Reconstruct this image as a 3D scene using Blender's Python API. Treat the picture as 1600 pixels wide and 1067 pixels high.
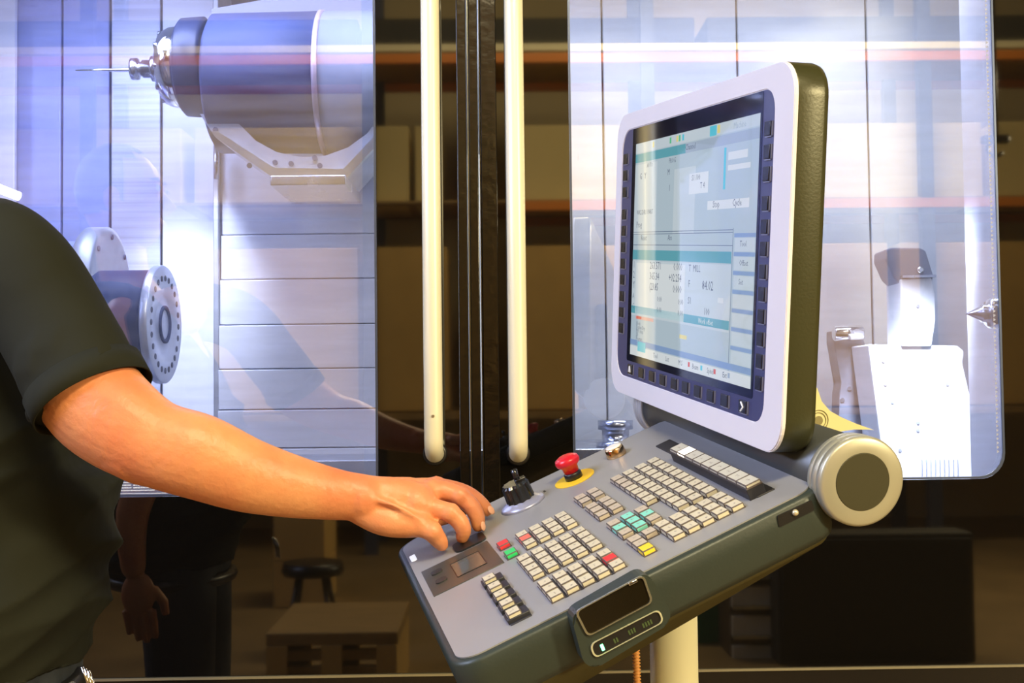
import bpy, bmesh, math, random
from mathutils import Vector, Matrix, noise
random.seed(7)
PI = math.pi
SC = bpy.context.scene
COL = SC.collection
for o in list(bpy.data.objects): bpy.data.objects.remove(o)

# ------------------------------------------------------------------ camera
F_PX = 1850.0
PITCH = math.radians(2.2)
CAM = Vector((0, 0, 1.25))
Fw = Vector((0, math.cos(PITCH), math.sin(PITCH)))
U0 = Vector((0, -math.sin(PITCH), math.cos(PITCH)))
R0 = Vector((1, 0, 0))
Rt = (R0 - U0 * 0.0114).normalized()
Up = Rt.cross(Fw)
cam_data = bpy.data.cameras.new('camera')
cam = bpy.data.objects.new('camera', cam_data)
COL.objects.link(cam)
m = Matrix((( Rt.x, Up.x, -Fw.x), (Rt.y, Up.y, -Fw.y), (Rt.z, Up.z, -Fw.z))).to_4x4()
m.translation = CAM
cam.matrix_world = m
cam_data.sensor_width = 36
cam_data.lens = F_PX / 1600 * 36
cam_data.clip_start = 0.05
SC.camera = cam

# ------------------------------------------------------------------ world, lights, exposure
SC.view_settings.view_transform = 'Standard'
SC.view_settings.look = 'None'
SC.view_settings.gamma = 1
SC.view_settings.use_curve_mapping = False
SC.view_settings.exposure = 0.25
w = bpy.data.worlds.new('world'); SC.world = w; w.use_nodes = True
w.node_tree.nodes['Background'].inputs[0].default_value = (1.0, 0.9, 0.75, 1)
w.node_tree.nodes['Background'].inputs[1].default_value = 0.07

def area(name, loc, target, size, power, color, sy=None):
    d = bpy.data.lights.new(name, 'AREA'); d.energy = power; d.color = color
    d.shape = 'RECTANGLE'; d.size = size; d.size_y = sy or size
    o = bpy.data.objects.new(name, d); COL.objects.link(o)
    o.location = loc
    o.rotation_euler = (Vector(target) - Vector(loc)).to_track_quat('-Z', 'Y').to_euler()
    return o
WARM = (1.0, 0.82, 0.48)
COOL = (0.62, 0.70, 1.0)
area('hall_lamp_light', (0.6, -1.6, 4.2), (0.2, 1.6, 1.0), 1.6, 128, WARM, 0.5)
area('hall_lamp_light_rear', (1.5, -2.2, 5.2), (1.0, -5.5, 1.5), 4.0, 330, WARM, 1.0)
area('side_fill_light', (4.5, -2.2, 2.9), (0.3, 2.0, 0.95), 0.6, 240, WARM, 0.5)  # added fill without a fixture, brightens the column and handles
area('daylight_gate', (-3.2, 0.4, 3.0), (0.3, 1.5, 1.2), 1.6, 125, COOL, 1.6)
# lamps inside the machine
area('machine_lamp_left', (-0.75, 2.75, 2.35), (-0.65, 3.3, 1.1), 1.2, 23, (0.60, 0.67, 1.0), 0.25)
area('machine_lamp_right', (0.65, 2.85, 2.35), (0.55, 3.4, 1.1), 1.1, 12.5, (0.84, 0.89, 1.0), 0.25)
sp = bpy.data.lights.new('machine_spot', 'SPOT'); sp.energy = 250; sp.color = (0.88, 0.93, 1.0)
sp.spot_size = math.radians(38); sp.spot_blend = 0.8; sp.shadow_soft_size = 0.04
so = bpy.data.objects.new('machine_spot', sp); COL.objects.link(so); so.location = (0.93, 2.58, 1.90)
so.rotation_euler = (Vector((1.0, 3.05, 1.15)) - so.location).to_track_quat('-Z', 'Y').to_euler()

s2 = bpy.data.lights.new('machine_spot_left', 'SPOT'); s2.energy = 130; s2.color = (0.9, 0.93, 1.0)
s2.spot_size = math.radians(34); s2.spot_blend = 0.9; s2.shadow_soft_size = 0.05
so2 = bpy.data.objects.new('machine_spot_left', s2); COL.objects.link(so2); so2.location = (-1.05, 2.65, 2.3)
so2.rotation_euler = (Vector((-0.95, 3.5, 1.42)) - so2.location).to_track_quat('-Z', 'Y').to_euler()

# ------------------------------------------------------------------ coordinate helpers
def C(px, py, d):            # point seen at a pixel, at distance d along the view axis
    return CAM + Rt * ((px - 800) / F_PX * d) - Up * ((py - 533.5) / F_PX * d) + Fw * d
def cv(v):                   # camera-space vector (right, down, forward) -> world
    return Rt * v[0] - Up * v[1] + Fw * v[2]
def ray(px, py): return cv(((px - 800) / F_PX, (py - 533.5) / F_PX, 1.0))
def at(px, py, Y):           # point on the world plane y = Y
    r = ray(px, py); return CAM + r * (Y / r.y)
DOOR_D = 2.35; YAW = math.atan(0.018)
DN = Vector((-math.sin(YAW), math.cos(YAW), 0)); DX = Vector((math.cos(YAW), math.sin(YAW), 0))
DO = Vector((0, DOOR_D, 0))
def dpt(px, py):             # pixel -> (s, z) on the door face
    r = ray(px, py); p = CAM + r * ((DO - CAM).dot(DN) / r.dot(DN)); return (p - DO).dot(DX), p.z
def mir(px, py, dist):       # where a thing must stand in the hall for the door to mirror it there
    p = at(px, py, dist); return p - DN * (2 * (p - DO).dot(DN))

# ------------------------------------------------------------------ materials
MATS = {}
def mat(name, col, rough=0.5, metal=0.0, spec=0.5, var=0.0, vscale=8.0, bump=0.0, bscale=60.0, emit=None, estr=0.0, stretch=(1,1,1), sss=0.0, col2=None, coat=0.0, rvar=0.0):
    if name in MATS: return MATS[name]
    M = bpy.data.materials.new(name); M.use_nodes = True
    nt = M.node_tree; b = nt.nodes['Principled BSDF']
    b.inputs['Base Color'].default_value = (*col, 1)
    b.inputs['Roughness'].default_value = rough
    b.inputs['Metallic'].default_value = metal
    b.inputs['Specular IOR Level'].default_value = spec
    b.inputs['Coat Weight'].default_value = coat
    if sss:
        b.inputs['Subsurface Weight'].default_value = sss
        b.inputs['Subsurface Radius'].default_value = (0.012, 0.005, 0.003)
    if emit:
        b.inputs['Emission Color'].default_value = (*emit, 1); b.inputs['Emission Strength'].default_value = estr
    tc = nt.nodes.new('ShaderNodeTexCoord'); mp = nt.nodes.new('ShaderNodeMapping')
    mp.inputs['Scale'].default_value = stretch
    nt.links.new(tc.outputs['Object'], mp.inputs['Vector'])
    if var or col2 or rvar:
        n = nt.nodes.new('ShaderNodeTexNoise'); n.inputs['Scale'].default_value = vscale; n.inputs['Detail'].default_value = 4
        nt.links.new(mp.outputs['Vector'], n.inputs['Vector'])
        r = nt.nodes.new('ShaderNodeValToRGB')
        r.color_ramp.elements[0].position = 0.3; r.color_ramp.elements[1].position = 0.7
        c2 = col2 or tuple(c * (1 - var) for c in col)
        r.color_ramp.elements[0].color = (*c2, 1); r.color_ramp.elements[1].color = (*col, 1)
        nt.links.new(n.outputs['Fac'], r.inputs['Fac'])
        if var or col2: nt.links.new(r.outputs['Color'], b.inputs['Base Color'])
        if rvar:
            mr = nt.nodes.new('ShaderNodeMapRange'); mr.inputs['To Min'].default_value = max(0.02, rough - rvar); mr.inputs['To Max'].default_value = rough + rvar
            nt.links.new(n.outputs['Fac'], mr.inputs['Value']); nt.links.new(mr.outputs['Result'], b.inputs['Roughness'])
    if bump:
        n2 = nt.nodes.new('ShaderNodeTexNoise'); n2.inputs['Scale'].default_value = bscale; n2.inputs['Detail'].default_value = 5
        nt.links.new(mp.outputs['Vector'], n2.inputs['Vector'])
        bp = nt.nodes.new('ShaderNodeBump'); bp.inputs['Strength'].default_value = bump; bp.inputs['Distance'].default_value = 0.004
        nt.links.new(n2.outputs['Fac'], bp.inputs['Height']); nt.links.new(bp.outputs['Normal'], b.inputs['Normal'])
    MATS[name] = M
    return M

def pane_mat(name, tint, refl, haze, hcol):
    M = bpy.data.materials.new(name); M.use_nodes = True; nt = M.node_tree
    for n in list(nt.nodes):
        if n.type != 'OUTPUT_MATERIAL': nt.nodes.remove(n)
    out = [n for n in nt.nodes if n.type == 'OUTPUT_MATERIAL'][0]
    tr = nt.nodes.new('ShaderNodeBsdfTransparent'); tr.inputs[0].default_value = (*tint, 1)
    gl = nt.nodes.new('ShaderNodeBsdfGlossy'); gl.inputs['Roughness'].default_value = 0.015; gl.inputs['Color'].default_value = (1, 0.98, 0.94, 1)
    di = nt.nodes.new('ShaderNodeBsdfTranslucent'); di.inputs['Color'].default_value = (*hcol, 1)
    tc = nt.nodes.new('ShaderNodeTexCoord'); mp = nt.nodes.new('ShaderNodeMapping'); mp.inputs['Scale'].default_value = (0.8, 1, 9)
    nz = nt.nodes.new('ShaderNodeTexNoise'); nz.inputs['Scale'].default_value = 6; nz.inputs['Detail'].default_value = 6
    nt.links.new(tc.outputs['Object'], mp.inputs['Vector']); nt.links.new(mp.outputs['Vector'], nz.inputs['Vector'])
    mr = nt.nodes.new('ShaderNodeMapRange'); mr.inputs['From Min'].default_value = 0.35; mr.inputs['From Max'].default_value = 0.75
    mr.inputs['To Min'].default_value = haze * 0.4; mr.inputs['To Max'].default_value = haze * 1.6
    nt.links.new(nz.outputs['Fac'], mr.inputs['Value'])
    # fine scratches: sparse thin veins of a stretched voronoi
    mp2 = nt.nodes.new('ShaderNodeMapping'); mp2.inputs['Scale'].default_value = (30, 1, 3); mp2.inputs['Rotation'].default_value = (0, 0.35, 0)
    vo = nt.nodes.new('ShaderNodeTexNoise'); vo.inputs['Scale'].default_value = 14; vo.inputs['Detail'].default_value = 2
    nt.links.new(tc.outputs['Object'], mp2.inputs['Vector']); nt.links.new(mp2.outputs['Vector'], vo.inputs['Vector'])
    m2 = nt.nodes.new('ShaderNodeMapRange'); m2.inputs['From Min'].default_value = 0.70; m2.inputs['From Max'].default_value = 0.76; m2.inputs['To Max'].default_value = 0.12
    nt.links.new(vo.outputs['Fac'], m2.inputs['Value'])
    ad = nt.nodes.new('ShaderNodeMath'); ad.operation = 'ADD'
    nt.links.new(mr.outputs['Result'], ad.inputs[0]); nt.links.new(m2.outputs['Result'], ad.inputs[1])
    mx1 = nt.nodes.new('ShaderNodeMixShader'); nt.links.new(ad.outputs[0], mx1.inputs[0])
    nt.links.new(tr.outputs[0], mx1.inputs[1]); nt.links.new(di.outputs[0], mx1.inputs[2])
    lw = nt.nodes.new('ShaderNodeLayerWeight'); lw.inputs['Blend'].default_value = 0.3
    m3 = nt.nodes.new('ShaderNodeMapRange'); m3.inputs['To Min'].default_value = refl; m3.inputs['To Max'].default_value = 0.9
    nt.links.new(lw.outputs['Fresnel'], m3.inputs['Value'])
    m3.inputs['From Min'].default_value = 0.05
    mx = nt.nodes.new('ShaderNodeMixShader'); nt.links.new(m3.outputs['Result'], mx.inputs[0])
    nt.links.new(mx1.outputs[0], mx.inputs[1]); nt.links.new(gl.outputs[0], mx.inputs[2])
    nt.links.new(mx.outputs[0], out.inputs[0])
    MATS[name] = M
    return M

pane = pane_mat('window_glass', (0.88, 0.91, 1.0), 0.16, 0.06, (0.75, 0.8, 1.0))
black_glass = mat('black_glass', (0.004, 0.0035, 0.003), 0.03, 0, 0.9, coat=0.4)
black_seal = mat('black_seal', (0.005, 0.004, 0.003), 0.16, 0, 0.6, bump=0.25, bscale=40)
handle_m = mat('handle_aluminium', (0.86, 0.84, 0.66), 0.38, 0.15, 0.5)
alu = mat('aluminium', (0.66, 0.66, 0.60), 0.28, 1.0, var=0.15, vscale=30)
steel = mat('machined_steel', (0.62, 0.65, 0.72), 0.25, 1.0, var=0.25, vscale=20, rvar=0.1)
steel_dull = mat('cast_steel', (0.58, 0.60, 0.66), 0.45, 0.6, var=0.2, vscale=18, bump=0.1)
dark_steel = mat('blue_dark_steel', (0.045, 0.065, 0.16), 0.55, 0.0, 0.35, var=0.3, vscale=7, stretch=(0.5, 1, 3))
blk = mat('black_plastic', (0.012, 0.012, 0.013), 0.35)
white_sheet = mat('white_sheet_metal', (0.80, 0.82, 0.90), 0.4, 0.1, var=0.10, vscale=5, stretch=(1, 1, 6), bump=0.05, bscale=20)
lilac_sheet = mat('lilac_sheet_metal', (0.45, 0.52, 0.93), 0.38, 0.15, var=0.18, vscale=5, stretch=(1, 1, 7), bump=0.05, bscale=20)
pale_wall = mat('pale_wall_metal', (0.72, 0.76, 0.80), 0.4, 0.1, var=0.12, vscale=4, stretch=(1, 1, 3))
joint = mat('joint_dark', (0.06, 0.065, 0.10), 0.6)
lens_m = mat('bright_steel_block', (0.92, 0.93, 0.95), 0.5, 0.0, var=0.06, vscale=40)
frame_m = mat('bezel_light', (0.84, 0.84, 0.90), 0.42, 0.0, var=0.03)
case_m = mat('monitor_case', (0.045, 0.047, 0.018), 0.34, 0.2, bump=0.05, bscale=300)
body_m = mat('console_body', (0.030, 0.043, 0.037), 0.42, 0.1, bump=0.05, bscale=300)
belly_m = mat('console_underside', (0.055, 0.048, 0.012), 0.5)
face_m = mat('panel_face', (0.325, 0.335, 0.355), 0.36, 0.15, 0.5, var=0.06, vscale=9, rvar=0.06)
key_m = mat('key_cream', (0.64, 0.60, 0.46), 0.4, var=0.08, vscale=35)
key_tan = mat('key_tan', (0.52, 0.46, 0.37), 0.4)
key_leg = mat('key_legend', (0.30, 0.28, 0.24), 0.5)
key_red = mat('key_red', (0.72, 0.04, 0.05), 0.35)
key_coral = mat('key_coral', (0.80, 0.16, 0.12), 0.35)
key_green = mat('key_green', (0.03, 0.62, 0.16), 0.35)
key_teal = mat('key_teal', (0.22, 0.70, 0.58), 0.35)
key_yellow = mat('key_yellow', (0.90, 0.66, 0.04), 0.35)
key_gap_shade = mat('key_gap_shade', (0.10, 0.08, 0.07), 0.6)  # shade between neighbouring keys, painted as a dark base around each
key_lit = mat('key_lit', (1, 0.95, 0.85), 0.4, emit=(1.0, 0.85, 0.62), estr=1.6)
key_base = mat('key_base_dark', (0.020, 0.021, 0.028), 0.45)
glass_scr = mat('screen_surround', (0.010, 0.012, 0.022), 0.06, 0, 0.6)
navy = mat('softkey_surround', (0.050, 0.058, 0.16), 0.3)
soft_m = mat('softkey_black', (0.010, 0.011, 0.020), 0.2)
red_m = mat('stop_red', (0.70, 0.015, 0.03), 0.28)
yel_m = mat('stop_yellow', (0.86, 0.58, 0.03), 0.45)
copper = mat('warm_brass', (0.80, 0.55, 0.30), 0.2, 1.0)
chrome = mat('chrome', (0.85, 0.85, 0.84), 0.12, 1.0)
cap_ring = mat('cap_ring', (0.48, 0.48, 0.38), 0.36, 0.5)
cap_disc = mat('cap_disc', (0.040, 0.038, 0.015), 0.5)
bracket_m = mat('cream_bracket', (0.72, 0.68, 0.36), 0.45)
post_m = mat('cream_post', (0.90, 0.87, 0.58), 0.4)
knob_m = mat('knob_black', (0.012, 0.013, 0.014), 0.16, 0, 0.7)
dial_m = mat('dial_blue_grey', (0.42, 0.45, 0.62), 0.3, 0.4)
led_m = mat('green_led', (0.1, 1, 0.5), 0.3, emit=(0.15, 1.0, 0.45), estr=5)
led_off = mat('green_led_dim', (0.06, 0.10, 0.04), 0.4)
orange_hose = mat('orange_hose', (0.75, 0.36, 0.10), 0.4)
skin = mat('skin', (0.74, 0.34, 0.145), 0.42, 0, 0.5, vscale=11, bump=0.35, bscale=85, sss=0.05, col2=(0.66, 0.20, 0.085))
nail_m = mat('nail', (0.84, 0.46, 0.30), 0.3)
shirt_m = mat('tshirt_cotton', (0.017, 0.019, 0.012), 0.85, 0, 0.2, var=0.25, vscale=5, bump=0.35, bscale=9)
jeans_m = mat('trousers', (0.035, 0.045, 0.06), 0.8, var=0.3, vscale=30)
hair_m = mat('hair', (0.10, 0.08, 0.06), 0.7, bump=0.5, bscale=80)
floor_m = mat('hall_floor', (0.30, 0.20, 0.09), 0.45, var=0.25, vscale=3)
hallwall = mat('hall_wall', (0.62, 0.50, 0.28), 0.8, var=0.1, vscale=1)
ceil_m = mat('hall_ceiling', (0.12, 0.10, 0.06), 0.8)
orange_m = mat('orange_beam', (0.80, 0.25, 0.03), 0.5)
blue_m = mat('rack_upright', (0.05, 0.06, 0.10), 0.5)
card_m = mat('cardboard', (0.66, 0.42, 0.13), 0.8, var=0.15, vscale=4)
darkload = mat('dark_crate', (0.03, 0.028, 0.02), 0.7)
wood_m = mat('pallet_wood', (0.42, 0.26, 0.09), 0.7, var=0.3, vscale=6, stretch=(1, 6, 6))
grey_cab = mat('cabinet_grey', (0.70, 0.64, 0.48), 0.5)
green_m = mat('green_box', (0.02, 0.16, 0.07), 0.5)
lamp_m = mat('lamp_tube', (1, 1, 1), 0.5, emit=(1.0, 0.9, 0.7), estr=5)
white_print = mat('white_print', (0.75, 0.78, 0.85), 0.6)

# ------------------------------------------------------------------ mesh helpers
class MB:
    def __init__(s): s.bm = bmesh.new(); s.mats = []
    def mi(s, m):
        if m not in s.mats: s.mats.append(m)
        return s.mats.index(m)
    def faces(s, vs, fs, m=None, smooth=False):
        bv = [s.bm.verts.new(v) for v in vs]; out = []
        for f in fs:
            try: fc = s.bm.faces.new([bv[i] for i in f])
            except ValueError: continue
            fc.smooth = smooth
            if m: fc.material_index = s.mi(m)
            out.append(fc)
        return bv
    def box(s, lo, hi, m=None, bevel=0.0, seg=2, M=None):
        x0, y0, z0 = lo; x1, y1, z1 = hi
        vs = [(x0,y0,z0),(x1,y0,z0),(x1,y1,z0),(x0,y1,z0),(x0,y0,z1),(x1,y0,z1),(x1,y1,z1),(x0,y1,z1)]
        if M: vs = [M @ Vector(v) for v in vs]
        bv = s.faces(vs, [(0,3,2,1),(4,5,6,7),(0,1,5,4),(1,2,6,5),(2,3,7,6),(3,0,4,7)], m)
        if bevel:
            es = list({e for v in bv for e in v.link_edges})
            r = bmesh.ops.bevel(s.bm, geom=es, offset=bevel, segments=seg, affect='EDGES', profile=0.5)
            for f in r['faces']: f.smooth = True
        return s
    def prism(s, pts, d, m=None, smooth=False, cap=True):   # pts: 3-D loop, extruded by vector d
        n = len(pts); d = Vector(d); vs = [Vector(p) for p in pts] + [Vector(p) + d for p in pts]
        bv = [s.bm.verts.new(v) for v in vs]
        for i in range(n):
            f = s.bm.faces.new((bv[i], bv[(i+1) % n], bv[n+(i+1) % n], bv[n+i])); f.smooth = smooth
            if m: f.material_index = s.mi(m)
        if cap:
            for lp in (list(reversed(bv[:n])), bv[n:]):
                f = s.bm.faces.new(lp)
                if m: f.material_index = s.mi(m)
        return s
    def lathe(s, prof, M, m=None, n=32, smooth=True, capped=True):   # prof: (r, h) up local Z
        rings = []
        for r, h in prof:
            rings.append([s.bm.verts.new(M @ Vector((r*math.cos(2*PI*k/n), r*math.sin(2*PI*k/n), h))) for k in range(n)])
        for a, b in zip(rings, rings[1:]):
            for k in range(n):
                f = s.bm.faces.new((a[k], a[(k+1) % n], b[(k+1) % n], b[k])); f.smooth = smooth
                if m: f.material_index = s.mi(m)
        if capped:
            for lp in (list(reversed(rings[0])), rings[-1]):
                f = s.bm.faces.new(lp)
                if m: f.material_index = s.mi(m)
        return s
    def tube(s, pts, rad, m=None, n=12, sq=None, cap=True):   # loft of circles; rad: number or list; sq: (ratio list) flattening along binormal
        pts = [Vector(p) for p in pts]; N = len(pts)
        if not isinstance(rad, (list, tuple)): rad = [rad] * N
        tg = []
        for i in range(N):
            t = (pts[min(i+1, N-1)] - pts[max(i-1, 0)]).normalized(); tg.append(t)
        ref = Vector((0, 0, 1)) if abs(tg[0].z) < 0.8 else Vector((1, 0, 0))
        u = tg[0].cross(ref).normalized(); rings = []
        for i in range(N):
            u = (u - tg[i] * u.dot(tg[i])).normalized(); v = tg[i].cross(u)
            q = sq[i] if sq else 1.0
            rings.append([s.bm.verts.new(pts[i] + u*rad[i]*q*math.cos(2*PI*k/n) + v*rad[i]*math.sin(2*PI*k/n)) for k in range(n)])
        for a, b in zip(rings, rings[1:]):
            for k in range(n):
                f = s.bm.faces.new((a[k], a[(k+1) % n], b[(k+1) % n], b[k])); f.smooth = True
                if m: f.material_index = s.mi(m)
        if cap:
            for lp in (list(reversed(rings[0])), rings[-1]):
                f = s.bm.faces.new(lp)
                if m: f.material_index = s.mi(m)
        return s
    def ball(s, c, r, m=None, sc=(1,1,1), M3=None, seg=16):
        rr = bmesh.ops.create_uvsphere(s.bm, u_segments=seg, v_segments=seg//2+2, radius=1.0)
        for v in rr['verts']:
            p = Vector((v.co.x*sc[0]*r, v.co.y*sc[1]*r, v.co.z*sc[2]*r))
            if M3: p = M3 @ p
            v.co = Vector(c) + p
        for f in {f for v in rr['verts'] for f in v.link_faces}:
            f.smooth = True
            if m: f.material_index = s.mi(m)
        return s
    def build(s, name, m=None, parent=None, basis=None, weld=False, normals=True):
        if normals: bmesh.ops.recalc_face_normals(s.bm, faces=s.bm.faces)
        me = bpy.data.meshes.new(name); s.bm.to_mesh(me); s.bm.free()
        if s.mats:
            for q in s.mats: me.materials.append(q)
        elif m: me.materials.append(m)
        o = bpy.data.objects.new(name, me); COL.objects.link(o)
        if parent: o.parent = parent
        if basis is not None: o.matrix_basis = basis
        return o

def rr(w0, h0, w1, h1, r, seg=6):    # rounded rectangle loop, 2-D, ccw; r: one radius or four (bl, br, tr, tl)
    if not isinstance(r, (list, tuple)): r = (r,)*4
    cs = [(w0+r[0], h0+r[0], r[0], PI), (w1-r[1], h0+r[1], r[1], 1.5*PI), (w1-r[2], h1-r[2], r[2], 0), (w0+r[3], h1-r[3], r[3], 0.5*PI)]
    return [(cx + q*math.cos(a + PI/2*k/seg), cy + q*math.sin(a + PI/2*k/seg)) for cx, cy, q, a in cs for k in range(seg+1)]
def ring_plate(mb, outer, inner, z0, z1, f3, m=None):   # frame between two loops of equal count
    n = len(outer)
    V = [[mb.bm.verts.new(f3(x, y, z)) for x, y in lp] for lp, z in ((outer, z0), (inner, z0), (outer, z1), (inner, z1))]
    for i in range(n):
        j = (i+1) % n
        for a, b in ((0, 1), (1, 3), (3, 2), (2, 0)):
            f = mb.bm.faces.new((V[a][i], V[a][j], V[b][j], V[b][i]))
            if m: f.material_index = mb.mi(m)
    return mb

def thing(name, label, cat, loc=(0, 0, 0), group=None, basis=None):
    o = bpy.data.objects.new(name, None); COL.objects.link(o); o.empty_display_size = 0.05
    o.location = loc
    if basis is not None: o.matrix_basis = basis
    tag(o, label, cat, group); return o
def tag(o, label, cat, group=None):
    o['label'] = label; o['category'] = cat
    if group: o['group'] = group
    return o
def struct(o): o['kind'] = 'structure'; return o
def rel(root): return Matrix.Translation(-root.location)    # basis for parts modelled in world coordinates
ID = Matrix.Identity(4)
def frame4(x, y, z, o):
    M = Matrix(((x.x, y.x, z.x, o.x), (x.y, y.y, z.y, o.y), (x.z, y.z, z.z, o.z), (0, 0, 0, 1))); return M
def zto(d, o):      # matrix whose local Z runs along d
    d = Vector(d).normalized(); q = d.to_track_quat('Z', 'Y').to_matrix().to_4x4(); q.translation = o; return q

# ================================================================== THE HALL (setting)
b = MB(); b.box((-6, -6.2, -0.1), (7, 5.2, 0)); struct(b.build('floor', floor_m))
b = MB(); b.box((-6, -6.2, 6.0), (7, 5.2, 6.1)); struct(b.build('ceiling', ceil_m))
b = MB(); b.box((-6, -6.3, 0), (7, -6.2, 6.0)); struct(b.build('wall_rear', hallwall))
b = MB(); b.box((7, -6.2, 0), (7.1, 5.2, 6.0)); struct(b.build('wall_right', hallwall))
b = MB(); b.box((-6.1, -6.2, 0), (-6, 5.2, 6.0)); struct(b.build('wall_left', hallwall))
b = MB(); b.box((-6, 5.2, 0), (7, 5.3, 6.0)); struct(b.build('wall_front', hallwall))

# ================================================================== MACHINE: sliding doors
DM = frame4(DX, DN, Vector((0, 0, 1)), DO)       # local: x along the door, y away, z up
sL1, zLb = dpt(590, 768)
sLtop = dpt(587, 0)[0]
sR0, zRb = dpt(890, 762); sR0 = dpt(885, 0)[0] * 0.5 + dpt(897, 700)[0] * 0.5
sR1 = dpt(1572, 700)[0] * 0.5 + dpt(1550, 0)[0] * 0.5
zRb = dpt(1450, 749)[1]
zLb = dpt(250, 776)[1]
sL1 = (sL1 + sLtop) / 2
sm = dpt(737, 400)[0]; sgl = dpt(716, 400)[0]; sgr = dpt(778, 400)[0]
ZT = 2.25; ZB = 0.42
LROOT = thing('sliding_door', 'left black machine door with glossy border and one cream bar handle, behind the operator', 'door', basis=DM @ Matrix.Translation((0, 0, 0.0)))
RROOT = thing('sliding_door', 'right black machine door behind the console with rounded window and cream bar handle', 'door', basis=DM)
def door_panel(root, x0, x1, wx0, wx1, wz0, wz1, rad):
    mb = MB()
    ring_plate(mb, rr(x0, ZB, x1, ZT, 0.002), rr(wx0, wz0, wx1, wz1, rad), 0.0, 0.012, lambda x, y, z: (x, z, y))
    mb.build('door_frame', black_glass, root)
    mb = MB()
    mb.prism([(x, 0.004, z) for x, z in rr(wx0, wz0, wx1, wz1, rad)], (0, 0.008, 0)); mb.build('window_pane', pane, root)
    # thin bright edge where the printed border ends
    mb = MB()
    i = rr(wx0+0.0005, wz0+0.0005, wx1-0.0005, wz1-0.0005, rad); j = rr(wx0+0.0045, wz0+0.0045, wx1-0.0045, wz1-0.0045, rad)
    ring_plate(mb, i, j, -0.0006, 0.004, lambda x, y, z: (x, z, y)); mb.build('window_edge_trim', mat('edge_trim', (0.10, 0.13, 0.22), 0.3, 0.6), root)
door_panel(LROOT, -2.3, sgl, -1.75, sL1, zLb, 2.10, (0.05, 0.012, 0.012, 0.05))
door_panel(RROOT, sgr, 1.75, sR0, sR1, zRb, 2.10, (0.012, 0.05, 0.05, 0.012))
# edge profiles where the doors meet
def strip(root, a, c, y0, y1, m, name):
    mb = MB(); mb.box((a, y0, ZB), (c, y1, ZT), bevel=0.0015); return mb.build(name, m, root)
px2s = lambda p: dpt(p, 400)[0]
strip(LROOT, px2s(716.5), px2s(731), -0.012, 0.05, black_seal, 'edge_profile')
strip(LROOT, px2s(732), px2s(735), -0.005, 0.04, alu, 'edge_trim')
strip(LROOT, px2s(735.2), px2s(749), -0.020, 0.05, black_seal, 'rubber_seal')
strip(RROOT, px2s(751), px2s(753), -0.004, 0.04, mat('trim_dark', (0.3, 0.27, 0.2), 0.3, 0.8), 'edge_trim')
strip(RROOT, px2s(753.2), px2s(778), -0.014, 0.05, black_seal, 'edge_profile')
def door_handle(root, px, side):   # bar handle bowed into the door at both ends
    st, zt_ = dpt(px, 0); sb, zb_ = dpt(px + 8.5, 716)
    s = (st + sb) / 2; off = -0.055; r = 0.0182
    pts = []; zb_ += 0.01
    for k in range(7):
        a = PI/2 * k/6; pts.append((s, off + 0.055*math.cos(PI/2*(1-k/6))*0 + (0.0 if k == 6 else 0) + 0.05*(1-math.sin(a)), zb_ - 0.0 + 0.05*(1-math.cos(a))*0.6))
    n = 16; top = 2.05
    for k in range(1, n): pts.append((s, off - 0.008*math.sin(PI*k/n), zb_ + 0.03 + (top - zb_ - 0.06)*k/n))
    for k in range(7):
        a = PI/2 * k/6; pts.append((s, off + 0.05*(1-math.cos(a)), top - 0.03 + 0.03*math.sin(a)))
    mb = MB(); mb.tube(pts, r, n=20); h = mb.build('handle', handle_m, root)
    mb = MB(); mb.lathe([(0.024, 0), (0.024, 0.006), (0.019, 0.008)], zto((0, -1, 0), Vector((s, 0.0, zb_ + 0.0)))); mb.build('handle_foot', blk, h)
    if side: return
    mb = MB(); mb.lathe([(0.003, 0), (0.003, 0.0015)], zto((0, -1, 0), Vector((s, off - r - 0.001, zb_ + 0.075))), n=10); mb.build('screw', alu, h)
door_handle(LROOT, 672.5, 0)
door_handle(RROOT, 801, 1)
# thin aluminium line low across both doors
sl, zl = dpt(1345, 1043)
for root, a, c in ((LROOT, -2.3, sgl), (RROOT, sgr, 1.75)):
    mb = MB(); mb.box((a, -0.006, zl - 0.0022), (c, 0.0, zl + 0.0022)); mb.build('sill_trim', mat('sill_metal', (0.34, 0.32, 0.22), 0.35, 0.5), root)
    mb = MB(); mb.box((a, -0.003, ZB), (c, 0.0, zl - 0.0022)); mb.build('lower_panel', mat('lower_dark', (0.008, 0.007, 0.006), 0.25), root)
# serrated strip beside the right window's far edge
mb = MB()
sA = dpt(1537, 0)[0]*0.5 + dpt(1561, 700)[0]*0.5
z = zRb + 0.05
while z < 2.05:
    mb.faces([(sA, 0.0025, z), (sA + 0.005, 0.0025, z + 0.0035), (sA, 0.0025, z + 0.007)], [(0, 1, 2)]); z += 0.0085
o = mb.build('serrated_edge', mat('serration', (0.35, 0.38, 0.5), 0.5), RROOT); o['kind'] = 'stuff'
# sticker low in the left window
s0, z0 = dpt(180, 772); s1, z1 = dpt(268, 745)
mb = MB()
for yy in (0, 1): mb.box((s0 - 0.03, -0.0004 + 0.0, z0 + (z1 - z0)*yy), (s1, 0.003, z0 + (z1 - z0)*yy + 0.0012))
for cx in (0.0, 0.045):
    for r_ in range(5):
        x = s0 - 0.01 + cx; zz = z1 - 0.006 - r_*0.0052
        while x < s0 + cx + 0.035 - 0.008*random.random():
            wd = random.uniform(0.002, 0.005); mb.box((x, -0.0004, zz), (x + wd, 0.003, zz + 0.0022)); x += wd + 0.001
mb.build('safety_sticker', white_print, LROOT)

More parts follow.
